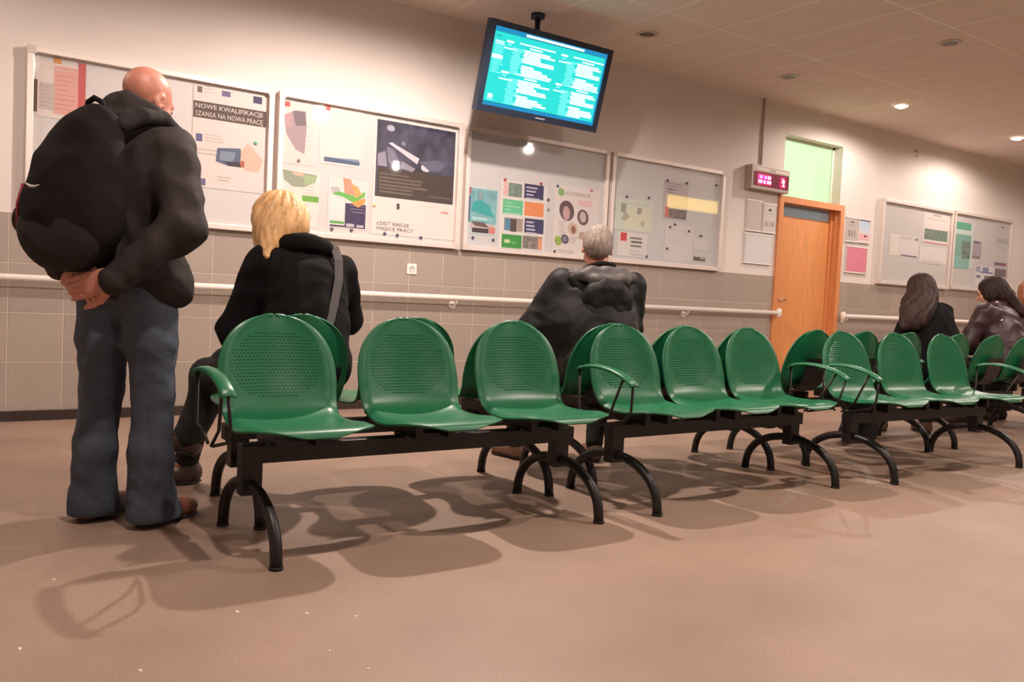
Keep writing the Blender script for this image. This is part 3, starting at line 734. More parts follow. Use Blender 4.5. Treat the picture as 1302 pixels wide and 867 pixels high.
# ------------------------------------------------------------------ green waiting benches
M_green = mat('green_plastic', (24,104,67), .36, var=.04, scale=6, bump=.015, bscale=300)
M_stud = mat('green_plastic_relief', (40,122,82), .28)
M_black = mat('black_steel', (34,30,29), .42, .2, bump=.02, bscale=150)
M_foot = mat('rubber_foot', (24,22,22), .8)
PROF = [(.200,.790),(.196,.775),(.190,.745),(.182,.70),(.170,.645),(.157,.59),(.142,.54),(.122,.49),(.092,.452),(.045,.430),(-.02,.421),(-.09,.421),(-.16,.428),(-.22,.436),(-.262,.437),(-.285,.430),(-.298,.414)]
def shell_pt(t, s):
    """t 0..1 from backrest top to front edge, s -1..1 across"""
    f = t*(len(PROF)-1); i = min(int(f), len(PROF)-2); a = f-i
    def cr(k):
        g = lambda j: PROF[max(0,min(len(PROF)-1,j))][k]
        p0,p1,p2,p3 = g(i-1),g(i),g(i+1),g(i+2)
        return .5*((2*p1)+(-p0+p2)*a+(2*p0-5*p1+4*p2-p3)*a*a+(-p0+3*p1-3*p2+p3)*a**3)
    y, z = cr(0), cr(1)
    # half width
    if z > .54 and y > .1:
        q = max(0, min(1, (.790-z)/.25)); w = .221*max(0, 1-(1-q)**2.6)**.46
        w = max(w, .002)
    elif y > .05: w = .221-.010*max(0, min(1, (.54-z)/.10))
    elif y > -.12: w = .211+.020*max(0, min(1, (.05-y)/.17))
    else:
        q = max(0,min(1,(-.12-y)/.18)); w = .231*max(0.02, 1-q**3.6)**.46
    back = max(0, min(1, (y-.06)/.09)); lip = max(0, min(1, (y+.27)/.10))
    s2 = s*s
    yy = y-back*(.040*s2)*(w/.221)+back*.018*max(0,abs(s)-.86)/.14*(w/.221)
    zz = z+(1-back)*lip*(.016*s2-.020*max(0,abs(s)-.86)/.14)
    # front corners droop round
    return (s*w, yy, zz)
def shell_n(t, s, e=.004):
    t0, t1 = max(0,t-e), min(1,t+e); s0, s1 = max(-1,s-.03), min(1,s+.03)
    a = np.array(shell_pt(t1,s))-np.array(shell_pt(t0,s)); b = np.array(shell_pt(t,s1))-np.array(shell_pt(t,s0))
    n = np.cross(a, b); n = n/(np.linalg.norm(n)+1e-12)
    return n if n[1]*.8-n[2]*.6 > 0 else -n          # towards the back / underside
NS = 20
ts = [0,.0012,.003,.006,.010,.016,.024,.034,.046]+[.06+.90*k/37 for k in range(38)]+[.972,.982,.99,.996,1.0]
ss = [math.sin((j/NS*2-1)*math.pi/2*.94)/math.sin(math.pi/2*.94) for j in range(NS+1)]
sb = MB(); n_ = NS+1; TH = .008
Vt = [np.array(shell_pt(t,s)) for t in ts for s in ss]
Vb = [v+TH*shell_n(t,s) for (t,s),v in zip([(t,s) for t in ts for s in ss], Vt)]
for j in range(n_): Vb[j] = Vt[j]+np.array([0,TH,-.001])
off = len(Vt); Fc = []
for i in range(len(ts)-1):
    for j in range(NS):
        q = (i*n_+j, (i+1)*n_+j, (i+1)*n_+j+1, i*n_+j+1)
        Fc.append(q); Fc.append(tuple(off+k for k in q[::-1]))
bd = [j for j in range(n_)]+[i*n_+NS for i in range(1,len(ts))]+[(len(ts)-1)*n_+j for j in range(NS-1,-1,-1)]+[i*n_ for i in range(len(ts)-2,0,-1)]
for k in range(len(bd)):
    a, b = bd[k], bd[(k+1)%len(bd)]; Fc.append((a, b, off+b, off+a))
sb.add(Vt+Vb, Fc, None, True)
sh_tmp = sb.build('seat_shell', M_green); shell_me = sh_tmp.data; bpy.data.objects.remove(sh_tmp)
bm = bmesh.new(); bm.from_mesh(shell_me); bmesh.ops.recalc_face_normals(bm, faces=bm.faces[:]); bm.to_mesh(shell_me); bm.free()
# raised dimples on the backrest
stud = MB(); rg = random.Random(2)
def on_back(x, z):
    lo, hi = 0.0, .62
    for _ in range(22):
        m_ = (lo+hi)/2
        if shell_pt(m_, 0)[2] > z: lo = m_
        else: hi = m_
    t = (lo+hi)/2; w = shell_pt(t,1)[0]; s = x/w
    return np.array(shell_pt(t, s))
row = 0; z = .50
while z < .735:
    for k in range(-13, 14):
        x = k*.0138+(.0069 if row % 2 else 0)
        if (x/.168)**2+((z-.612)/.128)**2 > 1: continue
        c = on_back(x, z); ex = on_back(x+.004, z)-c; ez = on_back(x, z+.004)-c
        ex /= np.linalg.norm(ex); ez /= np.linalg.norm(ez); nn = np.cross(ex, ez)
        if nn[1] > 0: nn = -nn
        v = []
        for r0,h0 in ((.0050,.0002),(.0026,.0030)):
            for q in range(6):
                a = q*math.pi/3; v.append(c+nn*(h0+.0006)+ex*r0*math.cos(a)+ez*r0*math.sin(a)*.8)
        f = [(q,(q+1)%6,6+(q+1)%6,6+q) for q in range(6)]+[tuple(range(6,12))]
        stud.add(v, f, None, False)
    z += .0118; row += 1
st_tmp = stud.build('dimple_field', M_stud); stud_me = st_tmp.data; bpy.data.objects.remove(st_tmp)

def make_bench(name, label, loc, rz, arms, pitch=.515, span=1.335):
    """sitters face local -y; loc is on the floor under the beam"""
    o = tag(empty(name, loc, rz), label, 'bench', 'green three-seat waiting benches')
    hs = span/2
    MB().box((-hs-.037,-.03,.288),(hs+.06,.03,.352),None,.004).build('beam', M_black, o)
    for s in (-1,1):
        lg = MB(); x = s*hs
        lg.box((x-.036,-.028,.18),(x+.036,.028,.356),None,.003)
        for sg in (-1,1):
            pts = []
            for k in range(13):
                a = k/12*math.pi/2
                pts.append((x, sg*(.285*math.sin(a)**1.0), .205*math.cos(a)**.85*1.0+.012))
            pts[-1] = (x, sg*.287, .010)
            lg.tube(pts, [.0195+.001*min(1,k/3) for k in range(13)], 12)
        l_ = lg.build('leg_frame', M_black, o)
        for sg in (-1,1): MB().lathe([(0,0),(.021,0),(.023,.004),(.021,.012),(0,.012)], (x,sg*.287,0), 14).build('foot_glide', M_foot, l_)
    for k in (-1,0,1):
        sh = link('seat_shell', shell_me, o); sh.location = (k*pitch, 0, 0)
        d = link('dimple_field', stud_me, sh); d['kind'] = 'stuff'
        bk = MB(); x = k*pitch
        bk.box((x-.085,-.10,.352),(x-.055,.10,.408)); bk.box((x+.055,-.10,.352),(x+.085,.10,.408)); bk.box((x-.10,-.045,.349),(x+.10,.045,.362))
        bk.build('seat_bracket', M_black, o)
        # steel support running up behind the backrest
        bs = MB()
        pr = [(.100,.415),(.150,.455),(.172,.50),(.186,.56),(.197,.62)]
        for (y0,z0),(y1,z1) in zip(pr[:-1],pr[1:]):
            bs.add([(x-.10,y0+.008,z0),(x+.10,y0+.008,z0),(x+.10,y1+.008,z1),(x-.10,y1+.008,z1),(x-.10,y0+.016,z0),(x+.10,y0+.016,z0),(x+.10,y1+.016,z1),(x-.10,y1+.016,z1)],
                   [(0,1,2,3),(7,6,5,4),(0,4,5,1),(1,5,6,2),(2,6,7,3),(3,7,4,0)])
        bs.build('back_support', M_black, o)
    for (s, x) in arms:
        ar = MB(); pad = []
        # arched green pad along y from the back (+y) to the front (-y)
        P = [(.105,.590),(.085,.604),(.045,.615),(-.01,.621),(-.07,.620),(-.13,.612),(-.19,.597),(-.235,.578),(-.262,.558)]
        nS = 9; V = []; Fc = []
        for (y,z) in P:
            for j in range(nS):
                u = j/(nS-1)*2-1
                V.append((x+u*.024, y, z-.007*u*u+(.0018 if j % 2 else 0)))
            for j in range(nS):
                u = 1-j/(nS-1)*2
                V.append((x+u*.024, y, z-.007*u*u-.008))
        n2 = 2*nS
        for i in range(len(P)-1):
            for j in range(n2): Fc.append((i*n2+j, i*n2+(j+1)%n2, (i+1)*n2+(j+1)%n2, (i+1)*n2+j))
        Fc.append(tuple(range(n2))[::-1]); Fc.append(tuple(range((len(P)-1)*n2, len(P)*n2)))
        ar.add(V, Fc, None, True); a_ = ar.build('armrest', M_green, o)
        rd = MB(); b0 = x-s*.02
        rd.tube([(x,-.250,.560),(b0,-.225,.44),(b0,-.19,.395),(b0,-.04,.36)], .006, 8)
        rd.tube([(x,-.195,.588),(b0,-.10,.42),(b0,-.02,.358)], .006, 8)
        rd.tube([(x,.092,.592),(x,.090,.42),(b0,.06,.385),(b0,.02,.36)], .006, 8)
        rd.build('armrest_rods', M_black, a_)
    return o
FY, BY = -3.085, -2.615
make_bench('waiting_bench','green bench facing into the hall, beside the standing man',(1.615,FY,0),0,[(-1,-.825)],.53,1.335)
make_bench('waiting_bench','middle green bench of the row facing into the hall',(3.235,FY,0),R(1.2),[(-1,-.79),(1,.74)],.47,1.29)
make_bench('waiting_bench','green bench facing into the hall, farthest from the standing man',(4.945,FY-.085,0),R(-1.5),[(-1,-.79),(1,.79)],.52,1.30)
make_bench('waiting_bench','green bench facing the wall where the blonde woman sits',(1.72,BY,0),math.pi,[],.50,1.335)
make_bench('waiting_bench','green bench facing the wall where the grey-haired man sits',(3.30,BY,0),math.pi,[],.50,1.30)
make_bench('waiting_bench','empty green bench facing the wall between the grey-haired man and the long-haired woman',(4.92,BY,0),math.pi,[],.50,1.30)
make_bench('waiting_bench','green bench facing the wall where the long-haired woman sits',(6.56,BY,0),math.pi,[(1,.80)],.51,1.30)
make_bench('waiting_bench','green bench facing the wall under the person at the far end',(8.22,BY,0),math.pi,[],.51,1.30)

# ------------------------------------------------------------------ people
M_skin = mat('skin', (205,150,128), .5, var=.07, scale=40, bump=.03, bscale=120)
M_skin2 = mat('skin_ruddy', (200,134,112), .48, var=.10, scale=35, bump=.03, bscale=120)
M_eye = mat('eye_dark', (40,30,28), .2)
def head_prims(c, Rm, S=1.0, body=None):
    b = body; P = lambda x,y,z: c+Rm@(np.array([x,y,z])*S)
    e = lambda p, r, k=.02, op=1: b.ell(P(*p), np.array(r)*S, k, Rm, op)
    e((0,-.015,.030),(.076,.094,.084),.02); e((0,.030,-.038),(.060,.062,.082),.04); e((0,.048,-.088),(.040,.040,.032),.03)
    b.cap(P(0,.090,.012), P(0,.113,-.030), .009*S, .014*S, .012)
    b.cap(P(-.034,.078,.024), P(.034,.078,.024), .013*S, .013*S, .015)
    b.cap(P(-.018,.088,-.066), P(.018,.088,-.066), .008*S, .008*S, .01)
    for s in (-1,1):
        e((s*.032,.094,.006),(.015,.012,.010),.008,-1)
        b.ell(P(s*.078,-.006,-.012), np.array((.010,.021,.033))*S, .008, Rm@rotm(s*.35,0,0))
        b.ell(P(s*.085,-.002,-.008), np.array((.006,.010,.016))*S, .005, Rm@rotm(s*.35,0,0), -1)
        e((s*.045,.062,-.03),(.022,.022,.022),.03)
def eyes(parent, c, Rm, S=1.0):
    for s in (-1,1):
        p = c+Rm@(np.array([s*.032,.083,.006])*S)
        b = MB(); b.lathe([(0.0001,-.010),(.006,-.008),(.0095,-.003),(.0095,.003),(.006,.008),(.0001,.010)], tuple(p), 10); b.build('eye', M_eye, parent)
def hand(body, w, d, nrm, thumb, curl=.5, S=1.0):
    """wrist w, finger direction d, palm-facing normal nrm, thumb side vector"""
    d = np.array(d,float)/np.linalg.norm(d); n = np.array(nrm,float); n = n-d*np.dot(n,d); n /= np.linalg.norm(n)
    sd = np.cross(d, n); sd = sd if np.dot(sd, thumb) > 0 else -sd
    Rm = np.stack([sd, d, n], 1)
    pc = w+d*.052*S
    body.rbox(pc, np.array((.040,.050,.014))*S, .013*S, .015, Rm)
    for k,(off,L) in enumerate(((.030,.078),(.010,.086),(-.010,.080),(-.029,.062))):
        p = w+d*.098*S+sd*off*S; dirn = d.copy(); a = 0
        for seg,fr,r0,r1 in ((0,.45,.0095,.0088),(1,.32,.0088,.0080),(2,.23,.0080,.0070)):
            a += curl*(.5 if seg == 0 else .75)
            dd = d*math.cos(a)+n*math.sin(a)
            q = p+dd*L*fr*S; body.cap(p, q, r0*S, r1*S, .004); p = q
    p = w+d*.030*S+sd*.032*S
    for seg,(L,a) in enumerate(((.042,.55),(.032,.25),(.026,.10))):
        dd = d*math.cos(a)+sd*math.sin(a)+n*.35*curl; dd /= np.linalg.norm(dd); q = p+dd*L*S
        body.cap(p, q, (.013,.0105,.0092)[seg]*S, (.0105,.0092,.0078)[seg]*S, .006); p = q
def shoe(parent, heel, toe, m, sole, name='shoe', z=0.0, tilt=0.0):
    heel = np.array(heel,float); toe = np.array(toe,float); d = toe-heel; L = np.linalg.norm(d); d /= L
    sd = np.cross(d,[0,0,1.0]); sd /= np.linalg.norm(sd); up = np.cross(sd,d); Rm = np.stack([sd,d,up],1)
    c = Clay(); P = lambda a,b,e: heel+d*(a*L)+sd*b+up*e
    c.ell(P(.16,0,.045),(.036,.05,.05),.03,Rm); c.ell(P(.45,0,.040),(.040,.085,.045),.03,Rm); c.ell(P(.78,.0,.034),(.045,.068,.036),.03,Rm); c.cap(P(.2,0,.05),P(.22,0,.10),.04,.040,.03)
    o = c.mesh(name, .0075, m, parent, cut=lambda X,Y,Z: (.010-((X-heel[0])*up[0]+(Y-heel[1])*up[1]+(Z-heel[2])*up[2])))
    s = Clay(); s.ell(P(.22,0,.006),(.039,.066,.02),.02,Rm); s.ell(P(.72,0,.006),(.048,.088,.02),.03,Rm)
    f = lambda X,Y,Z: ((X-heel[0])*up[0]+(Y-heel[1])*up[1]+(Z-heel[2])*up[2])
    s.mesh('sole', .0075, sole, o, cut=lambda X,Y,Z: np.maximum(f(X,Y,Z)-.014, .001-f(X,Y,Z)))
    return o
def body_prims(b, J, slim=1.0):
    b.ell(J['pelvis'],(.125*slim,.095*slim,.10),.05)
    b.chain([J['pelvis'],J['chest'],J['neck']],[.10*slim,.105*slim,.055],.06)
    b.cap(J['shL'],J['shR'],.058,.058,.05); b.cap(J['neck'],J['nape'],.052,.050,.03)
    for s in 'LR':
        b.chain([J['sh'+s],J['el'+s],J['wr'+s]],[.048,.036,.025],.03)
        b.chain([J['hip'+s],J['kn'+s],J['an'+s]],[.076*slim,.052,.036],.04)
        a = np.array(J['an'+s],float); t = np.array(J['to'+s],float); b.cap(a,a+(t-a)*.9+np.array([0,0,.015]),.032,.024,.02)
def V3(*a): return np.array(a,float)

# ---- standing man, bald, black jacket, jeans, hands clasped behind his back
def standing_man():
    loc = (.635,-2.60,0); phi = R(46)
    J = dict(pelvis=V3(0,0,.90),chest=V3(0,-.01,1.22),neck=V3(0,-.005,1.405),nape=V3(0.005,.035,1.47),
             shL=V3(-.175,-.01,1.35),shR=V3(.175,-.01,1.35),elL=V3(-.275,-.11,1.09),elR=V3(.275,-.10,1.08),wrL=V3(-.095,-.200,.905),wrR=V3(.125,-.235,.892),
             hipL=V3(-.085,0,.87),hipR=V3(.085,0,.87),knL=V3(-.105,.015,.47),knR=V3(.105,.02,.47),anL=V3(-.118,-.02,.09),anR=V3(.122,-.02,.09),toL=V3(-.135,.14,.02),toR=V3(.15,.14,.02))
    b = Clay(); body_prims(b, J)
    hc = V3(.012,.072,1.552); HR = rotm(R(14),R(24),R(3)); head_prims(hc, HR, .99, b)
    hand(b, J['wrR'], V3(-1,-.06,-.24), V3(0,1,0), V3(0,0,-1), .35, 1.12)
    hand(b, J['wrL'], V3(.85,-.06,-.42), V3(.1,-.9,.0), V3(0,0,1), .5, 1.08)
    o = b.mesh('person', .0062, M_skin2)
    o.location = loc; o.rotation_euler = (0,0,-phi)
    tag(o, 'bald man standing in a black jacket and jeans, hands clasped behind his back', 'person')
    eyes(o, hc, HR)
    # jacket
    j = Clay()
    j.ell((0,-.005,1.17),(.205,.150,.235),.05); j.ell((0,0,.96),(.200,.155,.17),.06); j.cap((-.15,-.01,1.345),(.15,-.01,1.345),.088,.088,.06); j.ell((0,-.045,1.30),(.17,.10,.13),.06)
    for s in 'LR':
        j.chain([J['sh'+s],J['el'+s],J['wr'+s]+(J['wr'+s]-J['el'+s])*(.02 if s == 'R' else -.12)],[.088,.076,.052],.03)
    j.ring((0.0,.000,1.43),.078,.034,1.06,.03,rotm(0,R(16),0)); j.ring((0.0,.008,1.475),.078,.026,1.04,.03,rotm(0,R(24),0)); j.ring((0.0,.014,1.50),.079,.018,1.04,.03,rotm(0,R(26),0))
    j.ell((.15,.03,.875),(.085,.11,.085),.05)
    jk = j.mesh('jacket', .0085, mat('jacket_black',(50,43,42),.78,spec=.25,var=.25,scale=8,bump=.25,bscale=26), o, cut=lambda X,Y,Z: .815-.02*np.sin(X*9)-Z, noise=folds(.010,.13,3,(1,1,1.2)))
    # jeans
    t = Clay(); t.ell((0,0,.90),(.165,.125,.12),.04)
    for s,sg in (('L',-1),('R',1)):
        hip, kn, an = J['hip'+s], J['kn'+s], J['an'+s]
        t.chain([hip+V3(0,0,-.02),(hip+kn)/2,kn,(kn*.45+an*.55),an+V3(0,.02,-.02)],[.100,.090,.072,.075,.085],.025)
        t.ell(an+V3(0,.05,-.055),(.080,.118,.072),.04)
    t.mesh('jeans', .008, mat('denim',(66,73,86),.85,var=.28,scale=7,bump=.2,bscale=60), o, cut=lambda X,Y,Z: np.maximum(.022-Z, Z-.985), noise=folds(.006,.11,8,(1,1,1.6)))
    M_brown = mat('brown_leather',(128,76,54),.45,var=.15,scale=30); M_sole = mat('dark_sole',(40,32,28),.7)
    shoe(o, J['anL']+V3(.005,-.055,-.09), J['toL']+V3(0,.075,-.02), M_brown, M_sole); shoe(o, J['anR']+V3(-.005,-.055,-.09), J['toR']+V3(.01,.085,-.02), M_brown, M_sole)
    return o
man = standing_man()
# ---- his backpack
def backpack():
    o = tag(empty('backpack',(.635,-2.60,.885),-R(46)), 'black backpack with red piping worn by the standing man', 'backpack')
    M_bag = mat('backpack_cloth',(29,23,23),.9,var=.2,scale=12,bump=.15,bscale=90,spec=.2); M_pk = mat('backpack_pocket',(33,26,26),.9,var=.2,scale=12,bump=.15,bscale=90)
    c = Clay(); rb = rotm(0,R(8),R(-4))
    c.ell((-.045,-.235,.22),(.185,.115,.20),.06,rb); c.ell((-.040,-.215,.36),(.165,.095,.18),.06,rb); c.ell((-.015,-.185,.50),(.105,.070,.095),.06,rb)
    c.mesh('main_bag', .009, M_bag, o, noise=folds(.007,.16,5))
    p = Clay(); p.ell((-.05,-.268,.17),(.165,.085,.150),.03,rb); p.mesh('front_pocket', .009, M_pk, o, noise=folds(.004,.14,6))
    h = MB(); h.tube([(-.05,-.17,.565),(-.04,-.175,.605),(-.015,-.18,.617),(.01,-.175,.605),(.02,-.17,.565)], .011, 8); h.build('carry_handle', M_bag, o)
    for s in (-1,1):
        st = Clay(); x = .118*s
        st.chain([V3(x*.7,-.165,.53),V3(x,-.10,.575),V3(x*1.08,.0,.585),V3(x*1.12,.09,.545),V3(x*1.15,.155,.44),V3(x*1.25,.17,.30)],[.026,.027,.027,.026,.024,.018],.01)
        st.mesh('shoulder_strap', .008, M_pk, o)
    red = mat('red_piping',(150,40,58),.5)
    pi = MB(); pi.tube([(-.197,-.285,.31),(-.207,-.295,.24),(-.205,-.295,.16),(-.185,-.285,.095),(-.14,-.27,.045)], .0055, 6); pi.build('piping', red, o)
    lg = MB(); lg.tube([(-.135,-.345,.305),(-.115,-.350,.295),(-.095,-.353,.293),(-.075,-.355,.299)], [.002,.005,.004,.001], 6); lg.build('logo', mat('logo_white',(205,200,205),.5), o)
backpack()

# ---- generic seated figure
def seated(label, loc, phi, J, hc, HR, jacket_m, trouser_m, shoe_m, S=.97, slim=.95, jr=1.0, seed=1, skin=None, collar=True, rough=.008, hem=.44, hand_dirs=None, res=.0085, extra=None):
    b = Clay(); body_prims(b, J, slim); head_prims(hc, HR, S, b)
    for s in 'LR':
        d = J['wr'+s]-J['el'+s]; d = d/np.linalg.norm(d); hand(b, J['wr'+s], d+V3(0,.3,-.2), V3(0,0,-1) if abs(d[2]) < .8 else V3(0,1,0), V3(1 if s=='L' else -1,0,0), .55, .95)
    o = b.mesh('person', .0085, skin or M_skin); o.location = loc; o.rotation_euler = (0,0,-phi)
    tag(o, label, 'person'); eyes(o, hc, HR, S)
    j = Clay(); ch = J['chest']; pv = J['pelvis']; nk = J['neck']
    j.chain([pv+V3(0,0,.03),(pv+ch)/2,ch],[.135*jr,.135*jr,.138*jr],.08)
    j.ell(pv+V3(0,0,.02),(.19*jr,.15*jr,.13),.06); j.ell((pv+ch)/2,(.185*jr,.14*jr,.19),.06); j.ell(ch,(.185*jr,.135*jr,.15),.06)
    j.cap(J['shL']+V3(.02,0,-.01),J['shR']+V3(-.02,0,-.01),.080*jr,.080*jr,.06)
    for s in 'LR': j.chain([J['sh'+s],J['el'+s],J['wr'+s]],[.080*jr,.068*jr,.050*jr],.03)
    if extra: extra(j)
    if collar: j.ring(nk*.55+J['nape']*.45,.066,.028,1.05,.03,rotm(0,R(18),0))
    jk = j.mesh('jacket', res, jacket_m, o, cut=lambda X,Y,Z: hem-Z, noise=folds(rough,.12,seed,(1,1,1.2)))
    t = Clay(); t.ell(pv,(.16,.13,.10),.05)
    for s in 'LR':
        t.chain([J['hip'+s],J['kn'+s],(J['kn'+s]+J['an'+s])/2,J['an'+s]+V3(0,0,.02)],[.093,.070,.058,.052],.03)
    t.mesh('trousers', .009, trouser_m, o, noise=folds(.005,.11,seed+3))
    for s in 'LR':
        d = (J['to'+s]-J['an'+s])*V3(1,1,0); d = d/np.linalg.norm(d); hl = J['an'+s]*V3(1,1,0)-d*.06+V3(0,0,max(0,J['an'+s][2]-.085))
        tp = hl+d*.265+V3(0,0,J['to'+s][2]-.02 if J['to'+s][2] > .03 else 0)
        shoe(o, hl, tp, shoe_m if not isinstance(shoe_m, dict) else shoe_m[s], mat('dark_sole',(40,32,28),.7))
    return o
def hair_noise(amp, freq, c, seed):
    def fn(X, Y, Z):
        th = np.arctan2(X-c[0], Y-c[1])
        return amp*(np.sin(th*freq+6*np.sin(Z*14+seed))+.6*np.sin(th*freq*2.3+4*np.sin(Z*23+seed*2)))
    return fn
M_blk = mat('trousers_black',(19,17,18),.8,bump=.2,bscale=80)
# blonde woman
J = dict(pelvis=V3(0,-.135,.545),chest=V3(.03,-.02,.87),neck=V3(.03,.04,1.02),nape=V3(.0,.085,1.075),
         shL=V3(-.135,.03,.985),shR=V3(.195,.02,.965),elL=V3(-.235,.08,.70),elR=V3(.285,.12,.76),wrL=V3(-.08,.27,.66),wrR=V3(.12,.30,.70),
         hipL=V3(-.09,-.06,.52),hipR=V3(.09,-.06,.52),knL=V3(-.27,.33,.49),knR=V3(-.17,.37,.54),anL=V3(-.325,.40,.09),anR=V3(-.355,.36,.20),toL=V3(-.46,.40,.02),toR=V3(-.51,.33,.13))
hc = V3(-.03,.14,1.165); HR = rotm(R(12),R(34),R(-8))
M_bshoe = mat('dark_brown_shoe',(70,50,44),.4)
o = seated('blonde woman in a black coat seated on the bench behind the standing man',(1.325,-2.47,0),0,J,hc,HR,mat('coat_black',(19,16,17),.95,spec=.2,var=.15,scale=30,bump=.2,bscale=120),M_blk,M_bshoe,.95,.9,1.0,11)
h = Clay(); P = lambda x,y,z: hc+HR@V3(x,y,z)
h.ell(P(0,-.025,.028),(.108,.112,.098),.03,HR); h.ell(P(-.015,-.075,-.035),(.112,.068,.110),.05,HR); h.ell(P(-.062,-.055,-.10),(.055,.058,.09),.04,HR); h.ell(P(.055,-.055,-.055),(.045,.060,.075),.04,HR)
h.cap(P(-.085,-.03,-.07),P(-.115,-.035,-.215),.040,.018,.03); h.cap(P(-.07,-.07,-.10),P(-.095,-.09,-.225),.036,.015,.03)
h.ell(P(0,.105,-.06),(.062,.06,.085),.02,HR,-1)
h.mesh('hair', .0065, mat('hair_blonde',(214,168,112),.5,var=.30,scale=14,stretch=(3,3,.7),bump=.35,bscale=45), o, noise=hair_noise(.0032,17,hc,2))
# collar of the coat stands up behind the hair
h = Clay(); h.ring((.03,.045,1.045),.082,.040,1.25,.03,rotm(R(0),R(24),R(6))); h.mesh('coat_collar', .008, MATS['coat_black'], o, noise=folds(.006,.1,4))
# her shoulder bag
bg = tag(empty('shoulder_bag',(1.325,-2.47,.30)), 'black shoulder bag with a grey strap across the blonde woman\'s back', 'bag')
c = Clay(); c.rbox((-.06,.30,.395),(.13,.05,.09),.028,.02,rotm(R(10),0,0)); c.mesh('bag_body', .008, mat('bag_black',(26,23,24),.6,bump=.1,bscale=90), bg, noise=folds(.004,.12,9))
def ribbon(name, pts, wd, th, m, parent, side):
    V = []; Fc = []; P = [np.array(p,float) for p in pts]
    for i,p in enumerate(P):
        t = P[min(i+1,len(P)-1)]-P[max(i-1,0)]; t /= np.linalg.norm(t); s = np.array(side,float); s = s-t*np.dot(s,t); s /= np.linalg.norm(s); n = np.cross(t,s)
        for a,b in ((-1,-1),(1,-1),(1,1),(-1,1)): V.append(p+s*wd/2*a+n*th/2*b)
    for i in range(len(P)-1):
        for k in range(4): Fc.append((i*4+k, i*4+(k+1)%4, (i+1)*4+(k+1)%4, (i+1)*4+k))
    Fc += [(3,2,1,0), tuple(range(len(P)*4-4, len(P)*4))]
    return mesh_obj(name, V, Fc, m, parent)
ribbon('strap', [(.135,.16,.70),(.145,.125,.755),(.150,.05,.785),(.150,-.03,.770),(.140,-.10,.715),(.120,-.155,.635),(.085,-.20,.535),(.04,-.245,.42),(-.03,-.285,.31),(-.12,-.27,.255),(-.20,-.215,.235),(-.25,-.09,.25),(-.23,.05,.33),(-.19,.20,.41),(-.16,.28,.42)], .034, .005, mat('strap_grey',(78,73,72),.6), bg, (1,-.15,.35))
# grey-haired man
J = dict(pelvis=V3(0,-.12,.55),chest=V3(.02,.02,.88),neck=V3(.035,.09,1.03),nape=V3(.04,.14,1.08),
         shL=V3(-.185,.07,.975),shR=V3(.20,.05,.975),elL=V3(-.33,.08,.735),elR=V3(.215,.10,.76),wrL=V3(-.15,.34,.66),wrR=V3(.17,.36,.66),
         hipL=V3(-.09,-.05,.52),hipR=V3(.09,-.05,.52),knL=V3(-.17,.36,.50),knR=V3(.16,.36,.50),anL=V3(-.33,.27,.09),anR=V3(.10,.24,.09),toL=V3(-.42,.42,.02),toR=V3(.10,.40,.02))
hc = V3(.035,.165,1.185); HR = rotm(R(12),R(26),R(3))
M_hood = mat('hood_lining',(74,68,66),.6,var=.25,scale=20,bump=.25,bscale=40)
M_parka = mat('parka_black',(17,15,15),.62,var=.25,scale=10,bump=.2,bscale=30,spec=.3)
o = seated('grey-haired man in a black hooded jacket seated facing the wall',(2.955,-2.50,0),R(24),J,hc,HR,M_parka,M_blk,mat('brown_shoe',(110,80,62),.5),.98,1.0,1.08,21,M_skin2,rough=.008,extra=lambda j: (j.ell((-.09,.02,.74),(.20,.15,.20),.06), j.ell((.06,.02,.74),(.16,.15,.20),.06)))
h = Clay(); P = lambda x,y,z: hc+HR@V3(x,y,z)
h.ell(P(0,-.018,.034),(.082,.100,.088),.02,HR); h.ell(P(0,-.055,-.025),(.073,.058,.065),.04,HR)
h.ell(P(0,.13,-.02),(.10,.085,.11),.015,HR,-1)
h.mesh('hair', .006, mat('hair_grey',(138,122,112),.6,var=.35,scale=30,stretch=(2,2,1),bump=.4,bscale=70), o, noise=hair_noise(.0018,26,hc,3))
h = Clay(); h.ell((.025,-.105,.90),(.135,.060,.12),.05,rotm(0,R(-10),0)); h.cap((-.13,.0,1.0),(-.03,-.12,.85),.040,.03,.05); h.cap((.18,.0,1.0),(.08,-.12,.85),.040,.03,.05)
hd = h.mesh('hood', .0075, M_parka, o, noise=folds(.007,.10,31))
h = Clay(); h.chain([V3(-.15,.03,1.030),V3(-.10,-.055,1.025),V3(-.03,-.095,1.005),V3(.04,-.10,1.00),V3(.11,-.09,1.01),V3(.17,-.04,1.025),V3(.21,.04,1.03)],[.018,.024,.028,.028,.028,.024,.018],.03)
h.chain([V3(-.11,.02,1.045),V3(-.05,-.045,1.045),V3(.03,-.06,1.045),V3(.11,-.05,1.045),V3(.16,.02,1.045)],[.022,.028,.03,.028,.022],.03)
h.mesh('hood_lining', .007, M_hood, o, noise=folds(.006,.08,33))
h = Clay(); h.ring((.038,.085,1.065),.062,.022,1.08,.02,rotm(0,R(24),0)); h.mesh('collar', .007, MATS['coat_black'], o)
